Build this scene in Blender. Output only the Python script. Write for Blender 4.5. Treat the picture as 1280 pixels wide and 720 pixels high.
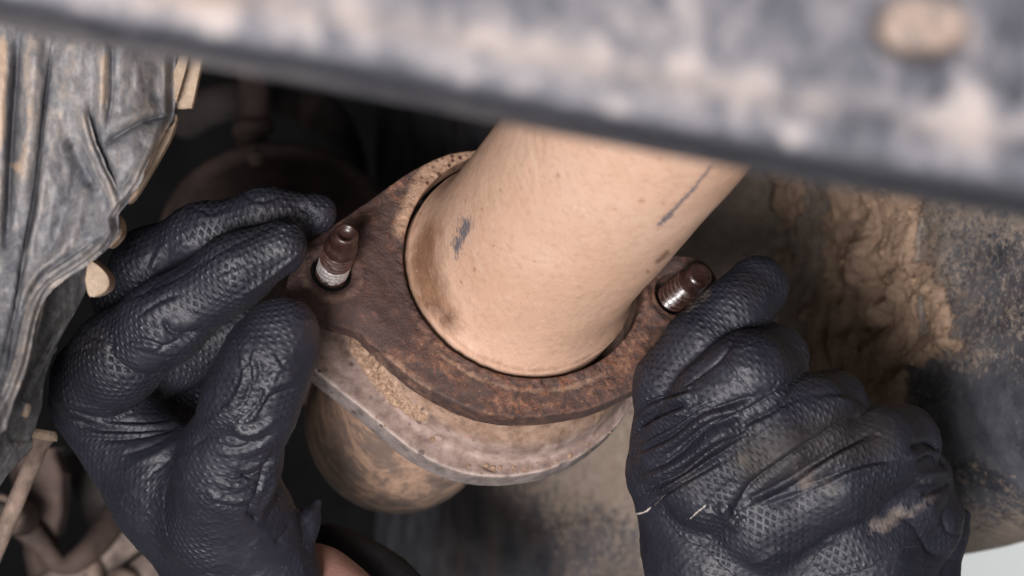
import bpy, math, random
import numpy as np
from mathutils import Vector, Matrix

random.seed(4)
for o in list(bpy.data.objects):
    bpy.data.objects.remove(o)
SC = bpy.context.scene
COL = SC.collection

# ------------------------------------------------------------------ camera, world, lights
DIST = 0.9                     # metres from the camera to the flange
KPX = 0.00025                  # half-angle scale: metres per photo pixel per metre
cam_d = bpy.data.cameras.new('camera')
cam = bpy.data.objects.new('camera', cam_d)
COL.objects.link(cam)
cam.location = (0, -DIST, 0)
cam.rotation_euler = (math.radians(90), 0, 0)
cam_d.sensor_width = 36.0
cam_d.lens = 36.0 / (1280 * KPX)
cam_d.clip_start = 0.02
cam_d.clip_end = 60
cam_d.dof.use_dof = True
cam_d.dof.focus_distance = DIST - 0.022
cam_d.dof.aperture_fstop = 13.0
cam_d.dof.aperture_blades = 7
SC.camera = cam

world = bpy.data.worlds.new('World')
SC.world = world
world.use_nodes = True
bg = world.node_tree.nodes['Background']
bg.inputs[0].default_value = (0.86, 0.92, 1.0, 1)
bg.inputs[1].default_value = 0.055

def area_lamp(name, loc, target, size, watts, col=(1, 1, 1), size_y=None):
    l = bpy.data.lights.new(name, 'AREA')
    l.shape = 'RECTANGLE'
    l.size = size
    l.size_y = size_y or size
    l.energy = watts
    l.color = col
    o = bpy.data.objects.new(name, l)
    COL.objects.link(o)
    o.location = loc
    d = Vector(target) - Vector(loc)
    o.rotation_euler = d.to_track_quat('-Z', 'Y').to_euler()
    return o

area_lamp('work_lamp', (-0.33, -1.88, -0.40), (0.02, 0, 0.0), 0.52, 60.0, (1.0, 0.955, 0.945))
area_lamp('fill_lamp', (0.35, -1.2, -0.25), (0.0, 0, 0.0), 0.5, 1.2, (0.90, 0.94, 1.0))
area_lamp('wall_fill_lamp', (0.7, 1.7, 1.3), (0.7, 2.5, -0.3), 0.8, 42.0, (0.97, 1.0, 1.0))  # added lamp, unseen, only there to brighten the far wall

SC.view_settings.view_transform = 'Standard'
SC.view_settings.look = 'None'
SC.view_settings.exposure = 0.0
SC.view_settings.gamma = 1.0
SC.view_settings.use_curve_mapping = False
SC.cycles.max_bounces = 6

# ------------------------------------------------------------------ helpers: projection, noise, strokes
def P(px, py, d):
    """photo pixel + depth behind the flange plane (metres) -> world point"""
    px = np.asarray(px, float); py = np.asarray(py, float); d = np.asarray(d, float)
    s = KPX * (DIST + d)
    return np.stack(np.broadcast_arrays((px - 640) * s, d, (360 - py) * s), -1)

def proj(v):
    s = KPX * (DIST + v[:, 1])
    return np.stack([640 + v[:, 0] / s, 360 - v[:, 2] / s], -1)

def _hash(x, y, z, seed):
    h = (x * np.uint32(73856093)) ^ (y * np.uint32(19349663)) ^ (z * np.uint32(83492791)) ^ np.uint32((seed * 2654435761) & 0xffffffff)
    h ^= h >> np.uint32(13); h *= np.uint32(0x5bd1e995); h ^= h >> np.uint32(15)
    h *= np.uint32(0x2c1b3c6d); h ^= h >> np.uint32(12)
    return (h & np.uint32(0xffff)).astype(np.float32) / 32767.5 - 1.0

def vnoise(p, seed=0):
    p = np.asarray(p, np.float64) + 1000.0
    i = np.floor(p); f = (p - i).astype(np.float32)
    i = i.astype(np.uint32)
    f = f * f * f * (f * (f * 6 - 15) + 10)
    r = 0
    one = np.uint32(1)
    for dx in (0, 1):
        wx = f[:, 0] if dx else 1 - f[:, 0]
        for dy in (0, 1):
            wy = f[:, 1] if dy else 1 - f[:, 1]
            for dz in (0, 1):
                wz = f[:, 2] if dz else 1 - f[:, 2]
                r = r + wx * wy * wz * _hash(i[:, 0] + one * np.uint32(dx), i[:, 1] + np.uint32(dy), i[:, 2] + np.uint32(dz), seed)
    return r

def fbm(p, octaves=4, seed=0, gain=0.5):
    r = 0; a = 1.0; t = 0
    for k in range(octaves):
        r = r + a * vnoise(p * (2.03 ** k), seed + k); t += a; a *= gain
    return r / t

def smooth_line(pts, n=8):
    pts = np.asarray(pts, float)
    if len(pts) < 3:
        return pts
    e = np.vstack([2 * pts[0] - pts[1], pts, 2 * pts[-1] - pts[-2]])
    out = []
    for i in range(1, len(e) - 2):
        p0, p1, p2, p3 = e[i - 1:i + 3]
        for t in np.linspace(0, 1, n, endpoint=False):
            out.append(0.5 * ((2 * p1) + (-p0 + p2) * t + (2 * p0 - 5 * p1 + 4 * p2 - p3) * t * t + (-p0 + 3 * p1 - 3 * p2 + p3) * t ** 3))
    out.append(pts[-1])
    return np.array(out)

def line_dist(q, pts):
    """distance of 2D points q to polyline, with the parameter 0..1 along it"""
    seg = np.linalg.norm(np.diff(pts, axis=0), axis=1)
    cum = np.concatenate([[0], np.cumsum(seg)])
    best = np.full(len(q), 1e9); par = np.zeros(len(q)); side = np.zeros(len(q))
    for i in range(len(seg)):
        a = pts[i]; b = pts[i + 1] - a
        t = np.clip(((q - a) @ b) / max(seg[i] ** 2, 1e-9), 0, 1)
        dv = q - a - t[:, None] * b
        dd = np.sqrt((dv ** 2).sum(1))
        m = dd < best
        best[m] = dd[m]; par[m] = ((cum[i] + t * seg[i]) / cum[-1])[m]
        side[m] = np.sign(b[0] * dv[:, 1] - b[1] * dv[:, 0])[m]
    return best, par, side

def strokes(q, items):
    """sum of sculpting strokes: (points, width_px, amplitude, profile)"""
    out = np.zeros(len(q))
    for it in items:
        pts = smooth_line(it[0]); w = it[1]; amp = it[2]; prof = it[3] if len(it) > 3 else 'g'
        lo = pts.min(0) - 4 * w; hi = pts.max(0) + 4 * w
        m = np.where((q[:, 0] > lo[0]) & (q[:, 0] < hi[0]) & (q[:, 1] > lo[1]) & (q[:, 1] < hi[1]))[0]
        if len(m) == 0:
            continue
        d, t, side = line_dist(q[m], pts)
        tp = np.clip(np.minimum(t, 1 - t) * 5 + 0.12, 0, 1)
        if prof == 'g':
            v = np.exp(-(d / w) ** 2)
        elif prof == 'v':
            v = np.exp(-d / w * 1.3)
        elif prof == 'r':                      # fold: ridge with a sharp groove along its lower side
            sd = d * side / w
            v = np.exp(-(sd - 0.2) ** 2) - 1.1 * np.exp(-((sd + 1.1) / 0.5) ** 2)
        elif prof == 's':                      # step: one side raised
            v = np.where(side > 0, 1, -1) * np.exp(-d / w) * np.clip(d / w * 3, 0, 1)
        out[m] += amp * v * tp
    return out

def in_poly(q, poly):
    """signed distance (px) to a polygon, negative inside"""
    poly = np.asarray(poly, float)
    closed = np.vstack([poly, poly[:1]])
    d = np.full(len(q), 1e9); ins = np.zeros(len(q), bool)
    for i in range(len(poly)):
        a = closed[i]; e = closed[i + 1] - a
        w = q - a
        t = np.clip((w @ e) / max(e @ e, 1e-12), 0, 1)
        dv = w - t[:, None] * e
        d = np.minimum(d, (dv ** 2).sum(1))
        c = (closed[i, 1] <= q[:, 1]) != (closed[i + 1, 1] <= q[:, 1])
        if e[1] != 0:
            xi = a[0] + (q[:, 1] - a[1]) / e[1] * e[0]
            ins ^= c & (q[:, 0] < xi)
    d = np.sqrt(d)
    return np.where(ins, -d, d)

def sstep(a, b, x):
    t = np.clip((x - a) / (b - a), 0, 1)
    return t * t * (3 - 2 * t)

# ------------------------------------------------------------------ helpers: meshes
def mesh_np(name, verts, faces, mat=None, smooth=True, attrs=None, parent=None):
    verts = np.asarray(verts, np.float32)
    me = bpy.data.meshes.new(name)
    if isinstance(faces, np.ndarray):
        n = faces.shape[1]
        me.vertices.add(len(verts)); me.vertices.foreach_set('co', verts.ravel())
        me.loops.add(faces.size); me.loops.foreach_set('vertex_index', faces.ravel().astype(np.int32))
        me.polygons.add(len(faces))
        me.polygons.foreach_set('loop_start', np.arange(0, faces.size, n, dtype=np.int32))
        me.polygons.foreach_set('loop_total', np.full(len(faces), n, np.int32))
        me.update(calc_edges=True)
    else:
        me.from_pydata([tuple(map(float, v)) for v in verts], [], faces)
        me.update()
    me.validate()
    me.polygons.foreach_set('use_smooth', np.full(len(me.polygons), smooth, bool))
    for k, v in (attrs or {}).items():
        v = np.asarray(v, np.float32)
        if v.ndim == 1:
            a = me.attributes.new(k, 'FLOAT', 'POINT'); a.data.foreach_set('value', v)
        else:
            a = me.attributes.new(k, 'FLOAT_VECTOR', 'POINT'); a.data.foreach_set('vector', v.ravel())
    if mat:
        me.materials.append(mat)
    o = bpy.data.objects.new(name, me)
    COL.objects.link(o)
    if parent is not None:
        o.parent = parent
        o.matrix_parent_inverse = Matrix.Translation(-parent.location) if parent.type == 'EMPTY' else Matrix.Identity(4)
    return o

def tag(o, label, cat, group=None, kind=None):
    if label: o['label'] = label
    if cat: o['category'] = cat
    if group: o['group'] = group
    if kind: o['kind'] = kind
    return o

def thing(name, loc, label, cat, group=None):
    o = bpy.data.objects.new(name, None)
    COL.objects.link(o)
    o.location = Vector([float(c) for c in loc])
    o.empty_display_size = 0.01
    return tag(o, label, cat, group)

def grid_faces(nu, nv, wrap_u=False):
    iu = np.arange(nu if wrap_u else nu - 1); iv = np.arange(nv - 1)
    U, V = np.meshgrid(iu, iv, indexing='ij')
    U2 = (U + 1) % nu
    a = U * nv + V; b = U2 * nv + V; c = U2 * nv + V + 1; d = U * nv + V + 1
    return np.stack([a, b, c, d], -1).reshape(-1, 4)

def normals(v, f):
    n = np.zeros_like(v)
    fn = np.cross(v[f[:, 2]] - v[f[:, 0]], v[f[:, 3]] - v[f[:, 1]])
    for k in range(4):
        for c in range(3):
            n[:, c] += np.bincount(f[:, k], fn[:, c], len(v))
    return n / np.maximum(np.linalg.norm(n, axis=1, keepdims=True), 1e-12)

def surface_nets(F, org, h):
    S = F < 0
    n = np.array(F.shape)
    c = S[:-1, :-1, :-1].astype(np.int8)
    tot = np.zeros(n - 1, np.int8)
    sl = [slice(0, -1), slice(1, None)]
    corners = [(i, j, k) for i in (0, 1) for j in (0, 1) for k in (0, 1)]
    for (i, j, k) in corners:
        tot += S[sl[i], sl[j], sl[k]]
    act = np.argwhere((tot > 0) & (tot < 8))
    acc = np.zeros((len(act), 3)); cnt = np.zeros(len(act))
    val = {cr: F[act[:, 0] + cr[0], act[:, 1] + cr[1], act[:, 2] + cr[2]] for cr in corners}
    for cr in corners:
        for ax in range(3):
            if cr[ax] == 0:
                c2 = list(cr); c2[ax] = 1; c2 = tuple(c2)
                a = val[cr]; b = val[c2]
                m = (a < 0) != (b < 0)
                t = np.where(m, a / np.where(m, a - b, 1), 0)
                p = np.tile(np.array(cr, float), (len(act), 1)); p[:, ax] = t
                acc += np.where(m[:, None], p, 0); cnt += m
    V = (act + acc / cnt[:, None]) * h + org
    idx = np.full(n - 1, -1, np.int64)
    idx[tuple(act.T)] = np.arange(len(act))
    quads = []
    for ax in range(3):
        a1, a2 = (ax + 1) % 3, (ax + 2) % 3
        s0 = [slice(None)] * 3; s1 = [slice(None)] * 3
        s0[ax] = slice(0, -1); s1[ax] = slice(1, None)
        A = S[tuple(s0)]; B = S[tuple(s1)]
        e = np.argwhere(A != B)
        e = e[(e[:, a1] > 0) & (e[:, a2] > 0) & (e[:, a1] < n[a1] - 1) & (e[:, a2] < n[a2] - 1)]
        def cell(o1, o2):
            q = e.copy(); q[:, a1] -= o1; q[:, a2] -= o2
            return idx[tuple(q.T)]
        q = np.stack([cell(1, 1), cell(0, 1), cell(0, 0), cell(1, 0)], -1)
        flip = ~A[tuple(e.T)]
        q[flip] = q[flip][:, ::-1]
        quads.append(q)
    Q = np.vstack(quads)
    return V, Q[(Q >= 0).all(1)]

def tube(path, radii, nseg=24, name='tube', mat=None, parent=None, cap=True, attrs_fn=None, noise=0.0, nscale=80):
    path = np.asarray(path, float); n = len(path)
    radii = np.broadcast_to(np.asarray(radii, float), (n,))
    T = np.gradient(path, axis=0); T /= np.linalg.norm(T, axis=1, keepdims=True)
    up = np.array([0.31, 0.2, 0.93]);
    ref = up - (up @ T[0]) * T[0]; ref /= np.linalg.norm(ref)
    vs = []
    for i in range(n):
        ref = ref - (ref @ T[i]) * T[i]; ref /= np.linalg.norm(ref)
        b = np.cross(T[i], ref)
        th = np.linspace(0, 2 * np.pi, nseg, endpoint=False)
        vs.append(path[i] + radii[i] * (np.cos(th)[:, None] * ref + np.sin(th)[:, None] * b))
    v = np.vstack(vs)
    if noise:
        ctr = np.repeat(path, nseg, axis=0)
        v = v + (v - ctr) * (noise * fbm(v * nscale, 3, 5))[:, None]
    f = []
    for i in range(n - 1):
        for k in range(nseg):
            f.append((i * nseg + k, i * nseg + (k + 1) % nseg, (i + 1) * nseg + (k + 1) % nseg, (i + 1) * nseg + k))
    if cap:
        f.append(tuple(range(nseg))[::-1]); f.append(tuple((n - 1) * nseg + k for k in range(nseg)))
    at = attrs_fn(v) if attrs_fn else None
    return mesh_np(name, v, f, mat, True, at, parent)

def lathe(name, base, axis, prof, mat, parent, nseg=64, thread=None, attrs_fn=None, lump=0.0):
    """profile [(height, radius)] turned about an axis; thread=(h0,h1,pitch,depth)"""
    base = np.asarray(base, float); axis = np.asarray(axis, float); axis = axis / np.linalg.norm(axis)
    r0 = np.cross(axis, [0.2, 0.9, 0.3]); r0 /= np.linalg.norm(r0); r1 = np.cross(axis, r0)
    prof = np.asarray(prof, float)
    th = np.linspace(0, 2 * np.pi, nseg, endpoint=False)
    H = np.repeat(prof[:, 0][None], nseg, 0); R = np.repeat(prof[:, 1][None], nseg, 0).copy()
    if thread:
        h0, h1, pitch, dep = thread
        ph = (H / pitch - th[:, None] / (2 * np.pi)) % 1.0
        R -= np.where((H > h0) & (H < h1), dep * np.abs(2 * ph - 1), 0)
    crest = np.zeros(H.shape)
    if thread:
        crest = np.where((H > h0) & (H < h1), 1 - 2 * np.abs(2 * ph - 1), 0)
    v = base + H[..., None] * axis + R[..., None] * (np.cos(th)[:, None, None] * r0 + np.sin(th)[:, None, None] * r1)
    v = v.reshape(-1, 3)
    if lump:
        rad = v - (base + ((v - base) @ axis)[:, None] * axis)
        v = v + rad / np.maximum(np.linalg.norm(rad, axis=1, keepdims=True), 1e-9) * (lump * fbm(v * 600, 3, 3))[:, None]
    f = grid_faces(nseg, len(prof), True)
    return mesh_np(name, v, f, mat, True, dict(attrs_fn(v, (v - base) @ axis), crest=crest.ravel()) if attrs_fn else None, parent)

# ------------------------------------------------------------------ helpers: materials
class NT:
    def __init__(s, name):
        s.m = bpy.data.materials.new(name); s.m.use_nodes = True
        s.t = s.m.node_tree; s.t.nodes.clear()
        s.out = s.t.nodes.new('ShaderNodeOutputMaterial')
        s.co = s.t.nodes.new('ShaderNodeTexCoord').outputs['Object']
    def _in(s, sock, v):
        if isinstance(v, bpy.types.NodeSocket): s.t.links.new(v, sock)
        elif v is not None:
            if isinstance(v, tuple) and len(v) == 3 and sock.type == 'RGBA': v = (*v, 1)
            sock.default_value = v
    def noise(s, scale, detail=4, rough=0.55, vec=None, dist=0.0):
        n = s.t.nodes.new('ShaderNodeTexNoise'); n.inputs['Scale'].default_value = scale
        n.inputs['Detail'].default_value = detail; n.inputs['Roughness'].default_value = rough
        n.inputs['Distortion'].default_value = dist
        s._in(n.inputs['Vector'], vec or s.co); return n.outputs['Fac']
    def voronoi(s, scale, vec=None, feature='F1', rand=1.0):
        n = s.t.nodes.new('ShaderNodeTexVoronoi'); n.feature = feature; n.inputs['Scale'].default_value = scale
        n.inputs['Randomness'].default_value = rand
        s._in(n.inputs['Vector'], vec or s.co); return n.outputs['Distance']
    def mapping(s, scale=(1, 1, 1), rot=(0, 0, 0), vec=None):
        n = s.t.nodes.new('ShaderNodeMapping'); n.inputs['Scale'].default_value = scale; n.inputs['Rotation'].default_value = rot
        s._in(n.inputs['Vector'], vec or s.co); return n.outputs[0]
    def ramp(s, fac, stops, interp='LINEAR'):
        n = s.t.nodes.new('ShaderNodeValToRGB'); n.color_ramp.interpolation = interp
        el = n.color_ramp.elements
        while len(el) < len(stops): el.new(0.5)
        for e, (p, c) in zip(el, stops):
            e.position = p; e.color = (*c, 1) if isinstance(c, tuple) else (c, c, c, 1)
        s._in(n.inputs[0], fac); return n.outputs[0]
    def mix(s, fac, a, b, mode='MIX'):
        n = s.t.nodes.new('ShaderNodeMix'); n.data_type = 'RGBA'; n.blend_type = mode
        s._in(n.inputs[0], fac); s._in(n.inputs[6], a); s._in(n.inputs[7], b); return n.outputs[2]
    def math(s, op, a, b=None, c=None, clamp=False):
        n = s.t.nodes.new('ShaderNodeMath'); n.operation = op; n.use_clamp = clamp
        s._in(n.inputs[0], a)
        if b is not None: s._in(n.inputs[1], b)
        if c is not None: s._in(n.inputs[2], c)
        return n.outputs[0]
    def attr(s, name, out='Fac'):
        n = s.t.nodes.new('ShaderNodeAttribute'); n.attribute_name = name; return n.outputs[out]
    def sep(s, v):
        n = s.t.nodes.new('ShaderNodeSeparateXYZ'); s._in(n.inputs[0], v); return n.outputs
    def bump(s, h, dist, strength=1.0, normal=None):
        n = s.t.nodes.new('ShaderNodeBump'); n.inputs['Distance'].default_value = dist
        s._in(n.inputs['Strength'], strength)
        s._in(n.inputs['Height'], h); s._in(n.inputs['Normal'], normal); return n.outputs[0]
    def done(s, base, rough=0.7, metal=0.0, normal=None, spec=0.5, coat=0.0, coat_rough=0.2, sss=0.0):
        p = s.t.nodes.new('ShaderNodeBsdfPrincipled')
        s._in(p.inputs['Base Color'], base); s._in(p.inputs['Roughness'], rough); s._in(p.inputs['Metallic'], metal)
        s._in(p.inputs['Normal'], normal); s._in(p.inputs['Specular IOR Level'], spec)
        s._in(p.inputs['Coat Weight'], coat); p.inputs['Coat Roughness'].default_value = coat_rough
        s._in(p.inputs['Subsurface Weight'], sss); p.inputs['Subsurface Radius'].default_value = (0.004, 0.0015, 0.0008)
        s.t.links.new(p.outputs[0], s.out.inputs[0]); return s.m

def mat_pipe():
    n = NT('dusty_pipe')
    big = n.noise(28, 5, 0.6); fine = n.noise(420, 6, 0.65); mid = n.noise(110, 4, 0.6)
    col = n.ramp(big, [(0.3, (0.57, 0.355, 0.245)), (0.55, (0.62, 0.405, 0.295)), (0.75, (0.65, 0.45, 0.34))])
    col = n.mix(n.ramp(mid, [(0.55, 0.0), (0.8, 0.35)]), col, (0.66, 0.37, 0.25))
    col = n.mix(n.ramp(fine, [(0.30, 0.6), (0.48, 0.0)]), col, (0.46, 0.28, 0.185))
    sp = n.noise(260, 2, 0.5)
    col = n.mix(n.ramp(sp, [(0.70, 0.0), (0.76, 0.8)]), col, (0.36, 0.19, 0.11))
    strk = n.noise(330, 4, 0.6, n.mapping((1, 1, 0.16), (0, -0.53, 0)))
    col = n.mix(n.ramp(strk, [(0.56, 0.0), (0.70, 0.38)]), col, (0.50, 0.31, 0.22))
    col = n.mix(n.ramp(strk, [(0.28, 0.35), (0.42, 0.0)]), col, (0.74, 0.58, 0.48))
    gr = n.noise(2600, 3, 0.7)
    col = n.mix(n.ramp(gr, [(0.30, 0.45), (0.42, 0.0)]), col, (0.33, 0.20, 0.14))
    st = n.attr('stain')
    sn = n.math('ADD', st, n.math('MULTIPLY', n.math('SUBTRACT', n.noise(420, 6, 0.75, n.mapping((1, 1, 0.5), (0, -0.5, 0))), 0.5), 1.0))
    stc = n.ramp(n.noise(90, 4, 0.6), [(0.3, (0.11, 0.052, 0.03)), (0.7, (0.30, 0.155, 0.085))])
    col = n.mix(n.ramp(sn, [(0.15, 0.0), (0.85, 0.92)]), col, stc)
    sc = n.math('ADD', n.attr('scuff'), n.math('MULTIPLY', n.math('SUBTRACT', n.noise(1700, 4, 0.7, n.mapping((1, 1, 0.2), (0, 0.35, 0))), 0.5), 3.4))
    col = n.mix(n.ramp(sc, [(0.52, 0.0), (0.66, 0.9)]), col, (0.10, 0.105, 0.13))
    h = n.math('ADD', n.math('MULTIPLY', fine, 0.35), n.math('MULTIPLY', mid, 0.6))
    h = n.math('ADD', h, n.math('MULTIPLY', gr, 0.3))
    col = n.mix(n.ramp(n.noise(75, 6, 0.75), [(0.56, 0.0), (0.70, 0.55)]), col, (0.55, 0.34, 0.235))
    col = n.mix(n.ramp(n.noise(1000, 4, 0.7), [(0.62, 0.0), (0.72, 0.6)]), col, (0.74, 0.60, 0.50))
    nb = n.bump(h, 0.0007, 0.65)
    return n.done(col, 0.88, 0, nb, 0.12)

def mat_rust():
    n = NT('rusted_steel')
    big = n.noise(70, 6, 0.68, dist=0.4); mid = n.noise(330, 6, 0.72, dist=0.3); fine = n.noise(1300, 5, 0.72)
    col = n.ramp(mid, [(0.34, (0.040, 0.026, 0.024)), (0.46, (0.090, 0.050, 0.040)), (0.55, (0.155, 0.078, 0.054)), (0.66, (0.29, 0.155, 0.10))])
    col = n.mix(n.ramp(big, [(0.46, 0.0), (0.58, 0.8)]), col, (0.075, 0.050, 0.046))
    col = n.mix(n.ramp(n.noise(210, 7, 0.75, dist=0.8), [(0.56, 0.0), (0.64, 0.55)]), col, (0.29, 0.115, 0.062))
    du = n.math('ADD', n.attr('dust'), n.math('MULTIPLY', n.math('SUBTRACT', n.noise(300, 6, 0.75), 0.5), 1.1))
    col = n.mix(n.ramp(du, [(0.35, 0.0), (0.72, 0.9)]), col, n.ramp(fine, [(0.3, (0.36, 0.22, 0.145)), (0.7, (0.50, 0.32, 0.22))]))
    col = n.mix(n.ramp(n.noise(950, 4, 0.7), [(0.63, 0.0), (0.69, 0.75)]), col, (0.42, 0.20, 0.115))
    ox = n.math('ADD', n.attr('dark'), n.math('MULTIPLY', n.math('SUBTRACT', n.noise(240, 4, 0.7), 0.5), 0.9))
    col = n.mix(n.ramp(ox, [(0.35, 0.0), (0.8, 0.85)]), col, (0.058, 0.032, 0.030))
    spot = n.math('MULTIPLY', n.ramp(n.voronoi(430), [(0.20, 1.0), (0.34, 0.0)]), n.attr('spots'))
    col = n.mix(spot, col, (0.10, 0.042, 0.026))
    h = n.math('ADD', n.math('MULTIPLY', mid, 0.8), n.math('MULTIPLY', fine, 0.5))
    nb = n.bump(h, 0.0011, 0.75)
    return n.done(col, n.ramp(mid, [(0.3, 0.50), (0.7, 0.72)]), 0.1, nb, 0.45)

def mat_lower():
    n = NT('dusty_flange_steel')
    big = n.noise(60, 5, 0.6); mid = n.noise(240, 5, 0.65); fine = n.noise(1000, 4, 0.7)
    col = n.ramp(mid, [(0.34, (0.125, 0.084, 0.070)), (0.5, (0.215, 0.150, 0.127)), (0.66, (0.31, 0.228, 0.198))])
    col = n.mix(n.ramp(big, [(0.45, 0.0), (0.7, 0.5)]), col, (0.245, 0.185, 0.165))
    col = n.mix(n.math('MULTIPLY', n.attr('shoulder'), 0.9), col, n.ramp(mid, [(0.34, (0.26, 0.18, 0.15)), (0.66, (0.45, 0.345, 0.305))]))
    col = n.mix(n.math('MULTIPLY', n.attr('neck'), 0.85), col, n.ramp(mid, [(0.34, (0.22, 0.135, 0.09)), (0.66, (0.40, 0.265, 0.19))]))
    col = n.mix(n.attr('rim'), col, n.ramp(mid, [(0.35, (0.13, 0.108, 0.103)), (0.68, (0.30, 0.25, 0.235))]))
    col = n.mix(n.math('MULTIPLY', n.attr('edge'), n.ramp(mid, [(0.35, 0.4), (0.6, 1.0)])), col, (0.52, 0.43, 0.39))
    du = n.math('ADD', n.attr('dust'), n.math('MULTIPLY', n.math('SUBTRACT', n.noise(300, 6, 0.75), 0.5), 0.9))
    col = n.mix(n.ramp(du, [(0.4, 0.0), (0.75, 1.0)]), col, n.ramp(fine, [(0.35, (0.21, 0.135, 0.09)), (0.65, (0.46, 0.305, 0.215))]))
    v = n.voronoi(210, rand=1.0)
    sp = n.math('MULTIPLY', n.ramp(v, [(0.16, 1.0), (0.25, 0.0)]), n.math('GREATER_THAN', n.noise(75, 2, 0.5), 0.5))
    v2 = n.math('MULTIPLY', n.ramp(n.voronoi(330), [(0.14, 1.0), (0.24, 0.0)]), n.math('GREATER_THAN', n.noise(95, 2, 0.5), 0.57))
    sp = n.math('MULTIPLY', n.math('MAXIMUM', n.math('MULTIPLY', sp, 0.8), v2), n.attr('spots'))
    col = n.mix(sp, col, (0.085, 0.062, 0.058))
    col = n.mix(n.ramp(n.noise(130, 4, 0.6), [(0.68, 0.0), (0.74, 0.7)]), col, (0.40, 0.20, 0.115))
    h = n.math('ADD', n.math('MULTIPLY', mid, 0.7), n.math('MULTIPLY', fine, 0.5))
    return n.done(col, 0.72, 0.05, n.bump(h, 0.0008, 0.6), 0.3)

def mat_outlet():
    n = NT('dusty_outlet_pipe')
    big = n.noise(85, 7, 0.7, n.mapping((1, 1, 0.5), (0, 0.7, 0)), 0.8); fine = n.noise(600, 5, 0.7)
    col = n.ramp(big, [(0.42, (0.50, 0.325, 0.23)), (0.49, (0.40, 0.255, 0.18)), (0.53, (0.25, 0.175, 0.14)), (0.66, (0.17, 0.125, 0.105))])
    col = n.mix(n.ramp(fine, [(0.3, 0.4), (0.6, 0.0)]), col, (0.12, 0.075, 0.05))
    return n.done(col, 0.7, 0.0, n.bump(n.math('ADD', big, n.math('MULTIPLY', fine, 0.4)), 0.0007, 0.6), 0.35)

def mat_stud():
    n = NT('oily_rusty_stud')
    mid = n.noise(500, 5, 0.65); fine = n.noise(1800, 3, 0.6)
    col = n.ramp(mid, [(0.3, (0.022, 0.009, 0.008)), (0.55, (0.035, 0.016, 0.013)), (0.8, (0.07, 0.033, 0.026))])
    cr = n.attr('crest')
    col = n.mix(n.math('MULTIPLY', n.math('MAXIMUM', cr, 0.0), n.ramp(mid, [(0.35, 0.35), (0.6, 0.9)])), col, (0.135, 0.072, 0.058))
    col = n.mix(n.math('MULTIPLY', n.math('MAXIMUM', n.math('MULTIPLY', cr, -1.0), 0.0), 0.85), col, (0.008, 0.005, 0.005))
    silver = n.ramp(n.math('ADD', n.attr('silver'), n.math('MULTIPLY', n.math('SUBTRACT', mid, 0.5), 1.5)), [(0.42, 0.0), (0.62, 1.0)])
    col = n.mix(silver, col, n.ramp(fine, [(0.3, (0.24, 0.20, 0.19)), (0.7, (0.58, 0.53, 0.52))]))
    col = n.mix(n.math('MULTIPLY', n.math('MAXIMUM', n.math('MULTIPLY', cr, -1.0), 0.0), 0.5), col, (0.05, 0.035, 0.03))
    nb = n.bump(n.math('ADD', mid, n.math('MULTIPLY', fine, 0.4)), 0.0003, 0.6)
    return n.done(col, n.mix(silver, n.ramp(mid, [(0.3, 0.22), (0.7, 0.50)]), (0.42, 0.42, 0.42)), n.math('MULTIPLY', silver, 0.4), nb, 0.6, 0.3, 0.16)

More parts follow.
